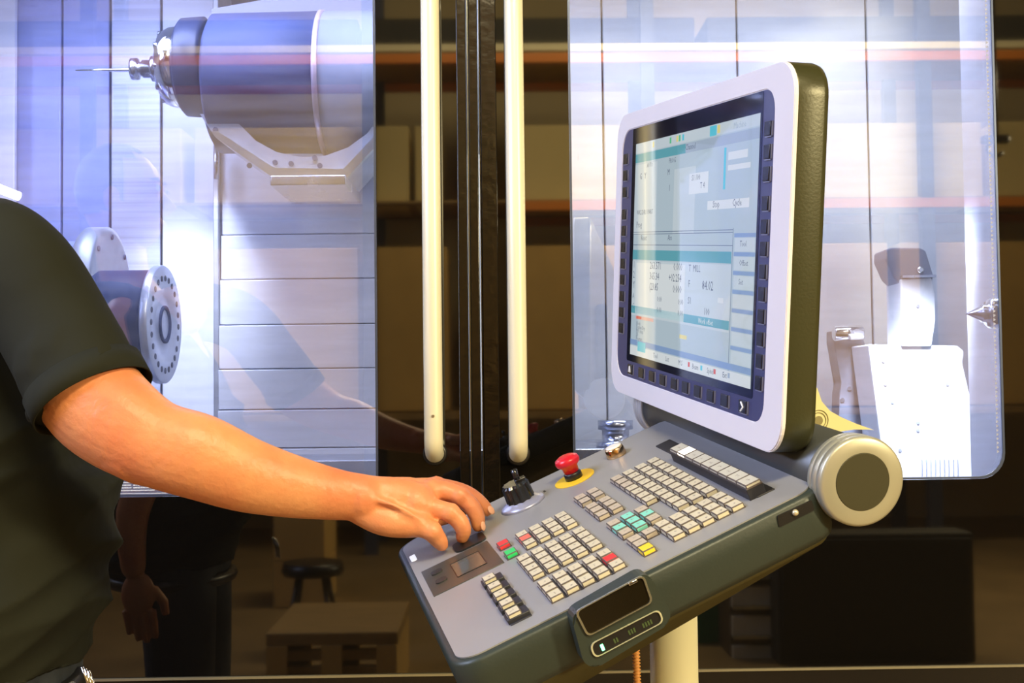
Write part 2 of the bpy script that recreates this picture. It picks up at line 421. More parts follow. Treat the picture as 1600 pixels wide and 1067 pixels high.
# ================================================================== MACHINE: enclosure with inner panels
ENC = thing('machine_enclosure', 'white-panelled working chamber of the machine seen through both windows', 'machine', (0, 3.6, 0))
def wp(name, m, f):      # part modelled in world coordinates under ENC
    mb = MB(); f(mb); return mb.build(name, m, ENC, rel(ENC))
wp('back_plate', joint, lambda q: q.box((-2.3, 3.62, 0.1), (1.9, 3.66, 2.6)))
wp('chamber_roof', pale_wall, lambda q: q.box((-2.3, 2.50, 2.48), (1.9, 3.66, 2.52)))
wp('chamber_floor', steel_dull, lambda q: q.box((-2.3, 2.50, 0.60), (1.9, 3.66, 0.64)))
wp('side_wall', pale_wall, lambda q: q.box((-2.34, 2.2, 0.1), (-2.3, 3.66, 2.6)))
wp('side_wall', pale_wall, lambda q: q.box((1.75, 2.54, 0.1), (1.8, 3.66, 2.6)))
def panel(x0px, x1px, Y, m, z0=0.64, z1=2.46, ref=300, gap=0.006, th=0.02):
    a = at(x0px, ref, Y).x + gap/2; c = at(x1px, ref, Y).x - gap/2
    return wp('wall_panel', m, lambda q: q.box((a, Y, z0), (c, Y + th, z1), bevel=0.003))
ribbed = mat('ribbed_sheet', (0.70, 0.74, 0.93), 0.35, 0.2, var=0.3, vscale=3, stretch=(0.3, 1, 30), bump=0.1, bscale=20)
for a, c, m_, Y in ((-500, -120, lilac_sheet, 3.50), (-120, 24, white_sheet, 3.50), (24, 96, lilac_sheet, 3.56), (96, 172, lilac_sheet, 3.558), (172, 252, ribbed, 3.52), (252, 336, white_sheet, 3.50)):
    panel(a, c, Y, m_)
for a, c in ((630, 944), (944, 1156), (1156, 1359), (1359, 1520), (1520, 1750)):
    panel(a, c, 3.54, pale_wall, gap=0.005)
# telescopic way covers
xs0 = at(344, 400, 3.36).x; xs1 = at(640, 400, 3.36).x
ys = [150, 367, 437, 508, 577, 640, 700, 760]
for i in range(len(ys) - 1):
    zt = at(450, ys[i], 3.36).z; zb2 = at(450, ys[i+1], 3.36).z
    wp('way_cover', white_sheet, lambda q: q.box((xs0, 3.36 - 0.006*i, zb2 + 0.003), (xs1, 3.50, zt), bevel=0.003))
wp('guide_rail', steel_dull, lambda q: q.box((at(333, 400, 3.34).x, 3.34, 0.64), (at(342, 400, 3.34).x, 3.5, 2.46), bevel=0.003))
a = at(338, 228, 3.3); c = at(338, 280, 3.3)
wp('hinge', steel, lambda q: q.tube([a, c], 0.008))
# inner front post at the right side of the right window
p0 = at(1512, 300, 2.95); p1 = at(1550, 300, 2.62)
wp('door_post', white_sheet, lambda q: q.prism([(at(1506, 300, 2.78).x, 2.78, 0.64), (at(1560, 300, 2.60).x, 2.60, 0.64), (at(1620, 300, 2.60).x, 2.60, 0.64), (at(1620, 300, 2.8).x, 2.8, 0.64)], (0, 0, 1.82)))
# coolant tray and fitting low in the left part of right window
wp('tray_ledge', steel, lambda q: q.box((at(640, 700, 3.0).x, 3.0, 0.64), (at(1290, 700, 3.0).x, 3.5, at(950, 700, 3.0).z), bevel=0.004))
wp('tray_ledge', steel_dull, lambda q: q.box((at(-200, 720, 3.0).x, 3.05, 0.64), (at(620, 720, 3.0).x, 3.4, at(400, 722, 3.0).z), bevel=0.004))
q0 = at(962, 690, 3.05)
wp('drain_fitting', steel, lambda q: q.lathe([(0.05, 0), (0.05, 0.02), (0.035, 0.022), (0.035, 0.05), (0.045, 0.052), (0.045, 0.075)], Matrix.Translation(q0 - Vector((0, 0, 0.02)))))
# lamp housings inside
for nm, lx, ly, m2 in (('lamp', -0.75, 2.75, 0), ('lamp', 0.65, 2.85, 0)):
    wp('lamp_housing', alu, lambda q: q.box((lx - 0.62, ly - 0.15, 2.38), (lx + 0.62, ly + 0.15, 2.45), bevel=0.01))

# ---- milling head in the left window
HY = 3.02
HR = thing('milling_head', 'dark blue-grey milling head with a chrome nose pointing left, left window', 'machine part', at(420, 130, HY))
def hx(px, py=130): return at(px, py, HY)
def lat(name, m, px0, px1, py, prof, root, n=48, parent=None):   # lathe along x between two pixels; prof: (t 0..1, r in px)
    A = at(px0, py, HY); B = at(px1, py, HY); L = B.x - A.x; s = HY / F_PX
    mb = MB(); mb.lathe([(r*s, t*L) for t, r in prof], zto((1, 0, 0), A), n=n)
    return mb.build(name, m, root, rel(root))
lat('drum', dark_steel, 336, 506, 132, [(0, 96), (0.04, 108), (1, 110)], HR)
lat('rim_ring', mat('rim_pink', (0.52, 0.42, 0.48), 0.35, 0.4), 504, 513, 132, [(0, 111), (0.2, 114), (0.8, 114), (1, 111)], HR)
lat('rear_housing', mat('housing_grey', (0.20, 0.22, 0.27), 0.55), 513, 760, 132, [(0, 112), (1, 112)], HR)
lat('flange_groove', joint, 326, 336, 112, [(0, 66), (1, 66)], HR)
lat('face_flange', mat('flange_dark', (0.02, 0.028, 0.07), 0.4), 286, 328, 106, [(0, 70), (0.12, 76), (0.9, 78), (1, 72)], HR)
nose = lat('nose_ring', chrome, 252, 288, 106, [(0, 44), (0.15, 56), (0.5, 62), (1, 64)], HR)
for k in range(10):
    a = 2*PI*k/10 + 0.2; s = HY/F_PX
    A = at(268, 106, HY) + Vector((0, math.cos(a), math.sin(a)))*52*s
    mb = MB(); mb.lathe([(0.009, 0), (0.009, 0.022)], zto((-1, 0, 0), A + Vector((0.0, 0, 0))), n=10); mb.build('bolt', steel, HR, rel(HR))
lat('tool_holder', steel, 205, 254, 108, [(0, 10), (0.02, 17), (0.22, 17), (0.24, 11), (0.36, 11), (0.38, 14), (0.66, 14), (0.68, 20), (0.86, 20), (0.88, 15), (1, 15)], HR, n=24)
lat('probe_tip', chrome, 118, 206, 110, [(0, 1.2), (0.5, 2.2), (0.95, 3.2), (1, 5)], HR, n=12)
# cradle casting under the drum
outer = [(312, 178), (336, 214), (424, 276), (540, 280), (600, 214), (640, 214)]
inner = [(640, 200)] + [(480 + 128*math.cos(t), 128 + 118*math.sin(t)) for t in [0.45, 0.75, 1.05, 1.35, 1.65, 1.95, 2.25, 2.55]] + [(330, 178)]
mb = MB(); mb.prism([at(x, y, 2.90) for x, y in outer + inner], (0, 0.22, 0)); mb.build('cradle', steel_dull, HR, rel(HR))
mb = MB(); mb.prism([at(x, y, 2.88) for x, y in [(330, 205), (340, 205), (428, 262), (536, 264), (592, 205), (600, 214), (540, 280), (424, 276), (336, 214)]], (0, 0.02, 0)); mb.build('cradle_rim', alu, HR, rel(HR))
mb = MB(); A = at(424, 276, 2.88); B = at(542, 291, 2.88); mb.box((A.x, 2.86, B.z), (B.x, 3.15, A.z), bevel=0.004); mb.build('foot_plate', steel, HR, rel(HR))
for px, py in ((337, 203), (363, 228), (392, 247), (390, 259), (430, 254), (455, 256), (492, 247), (500, 259)):
    mb = MB(); mb.lathe([(0.0065, 0), (0.0065, 0.004)], zto((0, -1, 0), at(px, py, 2.898)), n=12); mb.build('bolt', dark_steel, HR, rel(HR))
A = at(578, 124, 2.86); mb = MB(); mb.lathe([(0.012, 0), (0.012, 0.03)], zto((-1, 0, 0), A), n=16); mb.build('fitting', dark_steel, HR, rel(HR))
# overhead casting above the drum
mb = MB(); mb.prism([at(x, y, 3.0) for x, y in [(330, 14), (420, -2), (700, -8), (700, 22), (330, 26)]], (0, 0.25, 0)); mb.build('top_casting', mat('casting_dark', (0.14, 0.15, 0.19), 0.6), HR, rel(HR))

wp('work_lamp', mat('work_lamp_m', (1, 1, 1), 0.4, emit=(0.9, 0.93, 1.0), estr=4), lambda q: q.tube([at(-70, 268, 3.1), at(30, 307, 3.1)], 0.012))
# ---- turning chuck in the left window
CY = 2.86
CR = thing('turning_chuck', 'round faceplate with a ring of holes and a bright shaft, beside the sleeve', 'machine part', at(255, 508, CY))
sc = CY / F_PX
ang = math.radians(0)                      # axis almost across the view
ax = Vector((math.cos(ang), math.sin(ang), 0))
cc = at(258, 507, CY)
Mx = zto(ax, cc)
mb = MB(); mb.lathe([(0.100, -0.020), (0.141, -0.020), (0.143, -0.017), (0.143, -0.002), (0.141, 0.0), (0.082, 0.0), (0.074, -0.006), (0.050, -0.006), (0.046, -0.002)], Mx, n=64)
plate = mb.build('faceplate', mat('bright_faceplate', (0.70, 0.75, 0.88), 0.32, 0.5), CR, rel(CR))
mb = MB(); mb.lathe([(0.046, -0.006), (0.046, 0.002), (0.040, 0.004), (0.034, -0.004)], Mx, n=40); mb.build('bore_ring', dark_steel, CR, rel(CR))
for k in range(24):
    a = 2*PI*k/24; p = Mx @ Vector((0.112*math.cos(a), 0.112*math.sin(a), 0.0002))
    mb = MB(); mb.lathe([(0.0072, 0), (0.0072, 0.0012)], zto(ax, p), n=12); mb.build('bolt_hole', joint, CR, rel(CR))
mb = MB(); mb.lathe([(0.125, -0.16), (0.132, -0.15), (0.132, -0.03), (0.12, -0.02)], Mx, n=48); mb.build('chuck_body', dark_steel, CR, rel(CR))
mb = MB(); mb.lathe([(0.028, -0.36), (0.028, -0.15)], zto(ax, cc + Vector((0, -0.10, 0.02))), n=28); mb.build('shaft', chrome, CR, rel(CR))
mb = MB(); mb.lathe([(0.16, -0.05), (0.165, -0.045), (0.165, 0), (0.15, 0.004)], zto(ax, at(172, 455, 3.05)), n=56); mb.build('spindle_flange', steel_dull, CR, rel(CR))
mb = MB(); mb.lathe([(0.13, -0.75), (0.13, -0.05)], zto(ax, at(172, 455, 3.05)), n=56); mb.build('spindle_housing', lilac_sheet, CR, rel(CR))
for k in range(8):
    a = 2*PI*k/8; Mf = zto(ax, at(172, 455, 3.05)); p = Mf @ Vector((0.14*math.cos(a), 0.14*math.sin(a), 0.003))
    mb = MB(); mb.lathe([(0.007, 0), (0.007, 0.004)], zto(ax, p), n=10); mb.build('bolt', dark_steel, CR, rel(CR))

# ---- steady rest, roller arm and live centre in the right window
SY = 3.08
SR = thing('steady_rest', 'brilliantly lit white steel tower in the right window with a clamp on top', 'machine part', at(1440, 740, SY))
def slab(root, name, m, pts, Y, th, bev=0.004):
    mb = MB(); mb.prism([at(x, y, Y) for x, y in pts], (0, th, 0))
    bmesh.ops.bevel(mb.bm, geom=list(mb.bm.edges), offset=bev, segments=2, affect='EDGES', profile=0.5)
    return mb.build(name, m, root, rel(root))
slab(SR, 'tower_block', lens_m, [(1357, 538), (1496, 540), (1506, 548), (1506, 560), (1500, 565), (1522, 650), (1530, 690), (1536, 700), (1538, 712), (1548, 716), (1548, 733), (1538, 746), (1384, 748)], SY, 0.16)
slab(SR, 'tower_neck', lens_m, [(1407, 436), (1456, 434), (1460, 460), (1461, 500), (1456, 541), (1409, 541)], SY - 0.01, 0.12)
slab(SR, 'clamp_head', mat('clamp_grey', (0.26, 0.28, 0.36), 0.5, 0.3), [(1384, 390), (1392, 387), (1438, 387), (1447, 392), (1459, 432), (1455, 444), (1407, 444), (1396, 434), (1383, 405)], SY + 0.0, 0.10)
slab(SR, 'clamp_plate', steel, [(1410, 430), (1463, 429), (1463, 433), (1410, 434)], SY - 0.02, 0.12, 0.0008)
mb = MB(); mb.lathe([(0.009, 0), (0.009, 0.008), (0.005, 0.010)], zto((0, -1, 0), at(1437, 422, SY)), n=14); mb.build('screw', chrome, SR, rel(SR))
for px, py in ((1380, 564), (1394, 628), (1434, 660), (1434, 672), (1406, 703), (1434, 478), (1383, 600), (1480, 600)):
    mb = MB(); mb.lathe([(0.0045, 0), (0.0045, 0.003)], zto((0, -1, 0), at(px, py, SY - (0.011 if py < 500 else 0.0))), n=12); mb.build('bolt', steel_dull, SR, rel(SR))
for k in range(9):
    x = 1440 + k*7; slab(SR, 'brush_tuft', steel_dull, [(x, 718), (x + 2, 718), (x + 2.5, 744), (x + 0.5, 744)], SY - 0.006, 0.005, 0.0003)
AR = thing('roller_arm', 'grey roller arm with a steel roller, left of the brightly lit tower', 'machine part', at(1330, 700, SY + 0.05))
arm_g = mat('arm_grey', (0.20, 0.22, 0.28), 0.5, 0.3, var=0.3, vscale=25)
slab(AR, 'arm', arm_g, [(1303, 516), (1349, 526), (1352, 540), (1360, 560), (1376, 620), (1386, 700), (1392, 760), (1310, 760), (1311, 650), (1312, 612), (1317, 598), (1308, 560), (1303, 535)], SY + 0.165, 0.08)
mb = MB(); A = at(1302, 521, SY + 0.15); mb.lathe([(0.016, 0), (0.021, 0.003), (0.021, 0.078), (0.017, 0.081)], zto((1, 0, 0), A), n=28); mb.build('roller', chrome, AR, rel(AR))
for px, py in ((1352, 556), (1349, 597), (1327, 607), (1316, 625)):
    mb = MB(); mb.lathe([(0.006, 0), (0.006, 0.004)], zto((0, -1, 0), at(px, py, SY + 0.165)), n=12); mb.build('bolt', steel, AR, rel(AR))
TR_ = thing('live_centre', 'pointed steel live centre at the right edge of the right window', 'machine part', at(1550, 490, 2.50))
mb = MB(); s = 2.50/F_PX; A = at(1509, 490, 2.50)
mb.lathe([(0.0005, 0), (12*s, 24*s), (14*s, 25*s), (14*s, 31*s), (20*s, 33*s), (24*s, 38*s), (25*s, 60*s), (34*s, 62*s), (34*s, 120*s)], zto((1, 0, 0), A), n=28); mb.build('centre_body', steel, TR_, rel(TR_))

# ================================================================== CONTROL CONSOLE
Wv = cv((-0.21565, -0.08149, 0.97306)).normalized()     # across the console, away from the camera
Mu = cv((0.02129, -0.99667, -0.07875)); Mu = (Mu - Wv*Mu.dot(Wv)).normalized()
Pu = cv((0.89902, -0.40552, 0.16528)); Pu = (Pu - Wv*Pu.dot(Wv)).normalized()
Nn = Pu.cross(Wv)
O3 = CAM + cv((-0.15787, 0.28788, 1.67049))
mon0 = CAM + cv((0.3002, -0.30122, 1.25))
PM = frame4(Pu, Wv, Nn, O3)                    # panel frame: x from operator to monitor, y away (face spans y = 0..-0.484), z out of the face
MM = frame4(-Wv, Mu, (-Wv).cross(Mu), mon0)    # monitor frame: x to the operator's right, y up, z out of the screen
cyl_c = CAM + cv((0.3525, 0.14119, 1.19)) * (1.26/1.19)
post_xy = C(1053, 1030, 1.56)
CON = thing('control_console', 'swivel-arm control console with a tall monitor and sloping keypad in front of the machine doors', 'control panel', (post_xy.x, post_xy.y, 0))
CI = rel(CON)
L, WD = 0.4266, 0.484
def sst(t):
    t = max(0, min(1, t)); return t*t*(3 - 2*t)
# --- keypad housing (panel frame)
def q2(u, v, n=0.0): return (u/1000, -v/1000, n)
edge = rr(-0.002, -WD, L, 0.010*0, (0.028, 0.026, 0.012, 0.030))
mb = MB()
def shell(mb, loops, m=None):
    V = [[mb.bm.verts.new(p) for p in lp] for lp in loops]; n = len(V[0])
    for a, c in zip(V, V[1:]):
        for i in range(n):
            f = mb.bm.faces.new((a[i], a[(i+1) % n], c[(i+1) % n], c[i])); f.smooth = True
            if m: f.material_index = mb.mi(m)
    f = mb.bm.faces.new(V[0]); g = mb.bm.faces.new(list(reversed(V[-1])))
    if m: f.material_index = mb.mi(m); g.material_index = mb.mi(m)
def off(d, z, sx=1.0, x0=0.0):
    return [(x, y, z) for x, y in rr(-0.002 - d + x0, -WD - d, L + d, d, (0.028+d, 0.026+d, 0.012+d, 0.030+d) if d > -0.01 else 0.01)]
shell(mb, [off(0.000, -0.0012), off(0.0035, -0.001), off(0.0065, -0.005), off(0.0075, -0.020), off(0.0065, -0.048), off(0.003, -0.056)])
HOUS = mb.build('keypad_housing', body_m, CON, CI @ PM)
mb = MB()
shell(mb, [off(0.0005, -0.050), off(-0.004, -0.062), [(0.02 + x*0.955, y, -0.088 + 0.022*sst((x - 0.2)/0.2)) for x, y, z in off(-0.012, 0)], [(0.05 + x*0.80, -0.242 + (y+0.242)*0.86, -0.104 + 0.026*sst((x - 0.2)/0.2)) for x, y, z in off(-0.02, 0)]])
mb.build('keypad_underside', belly_m, CON, CI @ PM)
def HP(name, m, f, basis=None):     # sub-part on the keypad housing
    q = MB(); f(q); return q.build(name, m, HOUS, basis)
HP('face_plate', face_m, lambda q: q.prism([(x, y, -0.001) for x, y in rr(0.0005, -WD + 0.0025, L - 0.0025, -0.0025, (0.026, 0.024, 0.010, 0.028), 8)], (0, 0, 0.0015)))
# keys
def key_mesh(m, lu=0.0153, lv=0.0187, h=0.0068, glyph=0, sink=0.0):
    mb = MB(); mb.box((-lu/2 - 0.0005, -lv/2 - 0.0014, sink), (lu/2 + 0.0005, lv/2 + 0.0014, sink + 0.0016), key_gap_shade); mb.box((-lu/2, -lv/2, sink), (lu/2, lv/2, h), m, bevel=0.0012, seg=2)
    g = random.Random(glyph)
    if glyph:
        for k in range(g.randint(2, 3)):
            cx = g.uniform(-0.0015, 0.002); cy = g.uniform(-0.003, 0.003); 
            if g.random() < 0.5: mb.box((cx - 0.0014, cy - 0.0004, h), (cx + 0.0014, cy + 0.0004, h + 0.0001), key_leg)
            else: mb.box((cx - 0.0004, cy - 0.0016, h), (cx + 0.0004, cy + 0.0016, h + 0.0001), key_leg)
    o = mb.build('key', None); me = o.data; bpy.data.objects.remove(o); return me
cream = [key_mesh(key_m, glyph=i + 1) for i in range(7)]
kt = [key_mesh(key_tan, glyph=20)]; kteal = [key_mesh(key_teal, glyph=31), key_mesh(key_teal, glyph=33)]
kred = [key_mesh(key_red)]; kcor = [key_mesh(key_coral)]; kyel = [key_mesh(key_yellow)]; kgrn = [key_mesh(key_green)]
def key(u, v, bank, z=0.0, label=None, name='key'):
    o = bpy.data.objects.new(name, random.choice(bank)); COL.objects.link(o); o.parent = HOUS
    o.location = (u/1000, -v/1000, z)
    if label: o['label'] = label
    return o
U = dict(L=75.6, f=[123, 141.6, 160.2, 178.7, 197.0], r=[234.5, 253.0, 271.4, 289.9, 307.6, 326.1, 344.5])
for r_i, n in ((6, 10), (5, 10), (4, 10), (3, 7)):
    for k in range(n):
        bank = kt if (r_i == 3 and k < 3) else cream
        key(U['r'][r_i], 171 + 21.27*k, bank, label='tan key' if bank is kt else None)
for r_i in (6, 5, 4, 3, 2):
    for v in (394.4, 415.7, 437.4): key(U['r'][r_i], v, cream)
for (r_i, v, bk) in ((2, 321, kt), (2, 342.5, kteal), (2, 364, kt), (1, 321, kteal), (1, 342.5, kteal), (1, 364, kteal), (0, 321, kt), (0, 343, kteal), (0, 365, kt), (1, 397, kt), (0, 398, kt), (0, 417.6, kt), (0, 438, kyel)):
    key(U['r'][r_i], v, bk, label={id(kt): 'tan key', id(kteal): 'mint green key', id(kyel): 'yellow key'}[id(bk)])
for u, vs in ((U['r'][0], (176, 197, 229, 249.5, 272)), (U['r'][1], (176, 197, 229, 249.5, 272))):
    for v in vs: key(u, v, kt, label='tan key')
for i, u in enumerate(U['f']):
    if i < 4:
        for j, v in enumerate((209, 229, 250)):
            rd = (i == 0 and j == 1); key(u + 19*0 if i else u + 19.3*0 , v, kcor if rd else cream) if False else None
for i, u in enumerate((141.6, 160.2, 178.7, 197.0)):
    for j, v in enumerate((209, 229, 250)):
        rd = (i == 0 and j == 1); key(u, v, kcor if rd else cream, label='coral red key' if rd else None)
for u in U['f']:
    for v in (292.5, 313.5, 334.7, 356): key(u, v, cream)
slot = HP('key_slot', key_base, lambda q: q.box((-0.0022, -0.034, 0.0), (0.0022, 0.034, 0.0012)), Matrix.Translation((0.1324, -0.418, 0)))
for u in (150.8, 169.5, 187.9):
    s_ = slot.copy(); COL.objects.link(s_); s_.location = (u/1000, -0.418, 0)
for i, u in enumerate(U['f']):
    for j, v in enumerate((396.3, 418, 440)):
        rd = (i == 4 and j == 1); key(u, v, kred if rd else cream, label='red key' if rd else None)
HP('key_strip_base', key_base, lambda q: q.box((0.0655, -0.455, 0), (0.0905, -0.300, 0.0020), bevel=0.001))
thick = [key_mesh(key_m, 0.0155, 0.0175, 0.0105, glyph=i + 40) for i in range(3)]
for v in (312.5, 344.5, 376.4, 408.5, 441): 
    key(U['L'] - 1, v, thick)
    HP('key_socket', key_base, lambda q: q.box((-0.012, -0.0102, 0), (0.014, 0.0115, 0.0062), bevel=0.001), Matrix.Translation((0.0765, -v/1000, 0)))
key(115.3, 208.8, kred, label='red key'); key(115.3, 252.0, kgrn, label='green key')
# raised function key row below the monitor
HP('function_strip_base', key_base, lambda q: q.box((0.3715, -0.439, 0), (0.394, -0.103, 0.0022), bevel=0.001))
fk = [key_mesh(mat('key_grey_cream', (0.58, 0.58, 0.50), 0.4, var=0.1, vscale=40), 0.0190, 0.0262, 0.0185, glyph=i + 60, sink=0.0135) for i in range(4)]
HP('function_strip_riser', key_base, lambda q: q.box((0.3632, -0.4375, 0), (0.3842, -0.1935, 0.0138), bevel=0.0008))
flit = [key_mesh(key_lit, 0.0190, 0.0262, 0.0187, sink=0.0135)]
for k in range(9):
    key(373.7, 207.0 + 27.05*k, flit if k == 1 else fk, label='lit white key' if k == 1 else None)
# small display plate
HP('display_plate', mat('display_plate_m', (0.075, 0.078, 0.066), 0.3, 0.3), lambda q: q.box((0.0087, -0.264, 0), (0.1025, -0.1555, 0.0014), bevel=0.0006))
HP('display_window', mat('display_glass', (0.085, 0.090, 0.075), 0.12), lambda q: q.box((0.0455, -0.2390, 0), (0.0845, -0.1820, 0.0017)))
ring = MB(); ring_plate(ring, rr(0.0447, -0.2398, 0.0853, -0.1812, 0.001), rr(0.0459, -0.2386, 0.0841, -0.1824, 0.001), 0.0, 0.0021, lambda x, y, z: (x, y, z)); ring.build('display_rim', blk, HOUS)
for v in (186, 223):
    HP('oval_button', mat('button_dark', (0.025, 0.027, 0.028), 0.4), lambda q: q.prism([(x, y, 0) for x, y in rr(0.0185, -v/1000 - 0.008, 0.0335, -v/1000 + 0.008, 0.0058)], (0, 0, 0.0028)))
HP('indicator_lamp', mat('indicator_white', (0.9, 0.9, 1), 0.3, emit=(0.8, 0.87, 1.0), estr=0.7), lambda q: q.prism([(x, y, 0) for x, y in rr(0.0040, -0.098, 0.0120, -0.072, 0.002)], (0, 0, 0.0012)))
HP('dark_pad', blk, lambda q: q.prism([(x, y, 0) for x, y in rr(0.060, -0.152, 0.104, -0.112, 0.010)], (0, 0, 0.003)))  # plain dark rounded pad beneath the fingers
HP('dial_mark', blk, lambda q: q.box((0.2085, -0.070, 0), (0.2115, -0.062, 0.0008)))
# --- rotary override knob
KM = CI @ PM @ Matrix.Translation((0.1742, -0.0775, 0))
mb = MB(); mb.lathe([(0.033, 0), (0.030, 0.004), (0.022, 0.008), (0.019, 0.009)], ID, n=48); dial = mb.build('override_dial', dial_m, CON, KM)
mb = MB(); n = 44
prof = [(0.0195, 0.008), (0.0185, 0.030), (0.016, 0.0335)]
rings = [[mb.bm.verts.new(((r + (0.0009 if k % 4 < 2 else -0.0006))*math.cos(2*PI*k/n), (r + (0.0009 if k % 4 < 2 else -0.0006))*math.sin(2*PI*k/n), h)) for k in range(n)] for r, h in prof]
for a_, c_ in zip(rings, rings[1:]):
    for k in range(n): mb.bm.faces.new((a_[k], a_[(k+1) % n], c_[(k+1) % n], c_[k]))
mb.bm.faces.new(rings[-1])
mb.build('knob', knob_m, dial)
mb = MB(); mb.tube([(0.006, 0.002, 0.030), (0.006, 0.002, 0.040), (0.007, 0.002, 0.050)], [0.0048, 0.0042, 0.0045], n=14); mb.build('knob_lever', knob_m, dial)
mb = MB(); mb.box((0.002, -0.006, 0.033), (0.017, 0.005, 0.0365), bevel=0.001); mb.build('pointer', knob_m, dial)
# --- emergency stop
EM = CI @ PM @ Matrix.Translation((0.2545, -0.0745, 0))
mb = MB(); mb.lathe([(0.029, 0), (0.029, 0.0016), (0.0285, 0.002)], ID, n=48); es = mb.build('stop_plate', yel_m, CON, EM)
mb = MB(); mb.lathe([(0.0125, 0.001), (0.0125, 0.010), (0.0105, 0.012)], ID, n=32); mb.build('collar', blk, es)
mb = MB(); mb.lathe([(0.0105, 0.011), (0.0115, 0.020), (0.0165, 0.024), (0.0178, 0.028), (0.0165, 0.0325), (0.011, 0.0355), (0.004, 0.0365)], ID, n=40); mb.build('mushroom_button', red_m, es)
# --- steel push button
BM_ = CI @ PM @ Matrix.Translation((0.3255, -0.0600, 0))
mb = MB(); mb.lathe([(0.0145, 0), (0.0145, 0.004), (0.0135, 0.012), (0.0125, 0.0135)], ID, n=36); pb = mb.build('push_button_collar', copper, CON, BM_)
mb = MB(); mb.lathe([(0.0115, 0.0135), (0.0115, 0.0150), (0.008, 0.0155)], ID, n=30); mb.build('button_top', mat('button_white', (0.9, 0.9, 0.85), 0.3), pb)

# --- hand unit hanging on the near side face: frame fitted to the side wall (local x = along P, y = up N, z = toward viewer)
SM = CI @ PM @ Matrix.Translation((0, -WD - 0.0075, 0)) @ Matrix(((1, 0, 0, 0), (0, 0, -1, 0), (0, 1, 0, 0), (0, 0, 0, 1)))
def spx(px, py, yo=0.0):     # pixel -> (x, y) on the side plane
    o_ = O3 - Wv*(WD + 0.0075 + yo); r = ray(px, py); p = CAM + r * ((o_ - CAM).dot(Wv) / r.dot(Wv)); d = p - O3
    return d.dot(Pu), d.dot(Nn)
def side_poly(pts, yo=0.0): return [spx(x, y, yo) for x, y in pts]
def round_loop(pts, rad, seg=5):
    out = []; n = len(pts)
    for i in range(n):
        p = Vector(pts[i]); a = Vector(pts[i-1]); c = Vector(pts[(i+1) % n])
        va = (a - p); vc = (c - p); r = min(rad, va.length*0.45, vc.length*0.45)
        A = p + va.normalized()*r; B = p + vc.normalized()*r
        for k in range(seg + 1):
            t = k/seg; out.append(tuple(A*(1-t)**2 + p*2*t*(1-t) + B*t*t))
    return out
T1 = 0.020
body_px = [(892, 962), (1012, 893), (1048, 955), (1046, 975), (930, 1045), (912, 1036)]
hl = round_loop(side_poly(body_px, T1), 0.012)
mb = MB(); mb.prism([(x, y, -0.004) for x, y in hl], (0, 0, T1 + 0.004)); bmesh.ops.bevel(mb.bm, geom=[e for e in mb.bm.edges if all(v.co.z > T1 - 0.001 for v in e.verts)], offset=0.002, segments=2, affect='EDGES')
HU = mb.build('side_display', body_m, CON, SM)
scr = round_loop(side_poly([(900, 955), (1003, 899), (1017, 940), (919, 992)], T1), 0.006)
mb = MB(); mb.prism([(x, y, T1 - 0.001) for x, y in scr], (0, 0, 0.002)); mb.build('display_glass', mat('side_glass', (0.012, 0.009, 0.004), 0.12), HU)
def inset(lp, d):
    c = Vector((sum(p[0] for p in lp)/len(lp), sum(p[1] for p in lp)/len(lp)))
    return [tuple(Vector(p) + (c - Vector(p)).normalized()*d) for p in lp]
mb = MB(); ring_plate(mb, inset(scr, -0.0018), inset(scr, 0.0004), T1 - 0.001, T1 + 0.0025, lambda x, y, z: (x, y, z)); mb.build('display_rim', mat('rim_metal', (0.45, 0.45, 0.36), 0.25, 0.8), HU)
pill = round_loop(side_poly([(922, 1006), (1028, 952), (1035, 971), (930, 1027)], T1), 0.008)
mb = MB(); mb.prism([(x, y, T1 - 0.001) for x, y in pill], (0, 0, 0.0016)); mb.build('status_strip', blk, HU)
mb = MB(); ring_plate(mb, inset(pill, -0.0014), inset(pill, 0.0004), T1 - 0.001, T1 + 0.0022, lambda x, y, z: (x, y, z)); mb.build('status_rim', mat('rim_pale', (0.55, 0.56, 0.40), 0.4, 0.2), HU)
x, y = spx(941, 1011, T1); mb = MB(); mb.box((x - 0.0016, y - 0.0035, T1), (x + 0.0016, y + 0.0035, T1 + 0.0016), bevel=0.0006); mb.build('status_lamp', led_m, HU)['label'] = 'glowing green lamp'
for px, py, nb in ((964, 999, 2), (989, 985, 3), (1013, 973, 4)):
    for k in range(nb):
        x, y = spx(px + (k - nb/2)*4, py - (k - nb/2)*2, T1); mb = MB(); mb.box((x - 0.0009, y - 0.0025, T1), (x + 0.0009, y + 0.0025, T1 + 0.0010)); mb.build('status_lamp', led_off, HU)
x, y = spx(988, 909, T1); mb = MB(); mb.box((x - 0.005, y - 0.0016, T1), (x + 0.005, y + 0.0016, T1 + 0.003), bevel=0.0008); mb.build('latch', chrome, HU)
# slot with a screw on the side near the swivel
sl_ = round_loop(side_poly([(1214, 806), (1268, 781), (1272, 797), (1217, 824)], 0.0), 0.002)
mb = MB(); mb.prism([(x, y, -0.001) for x, y in sl_], (0, 0, 0.0018)); s2 = mb.build('side_slot', blk, CON, SM)
x, y = spx(1243, 801, 0.002); mb = MB(); mb.ball((x, y, 0.0015), 0.0036, seg=12); mb.build('screw', mat('screw_cream', (0.75, 0.7, 0.5), 0.3, 0.5), s2)
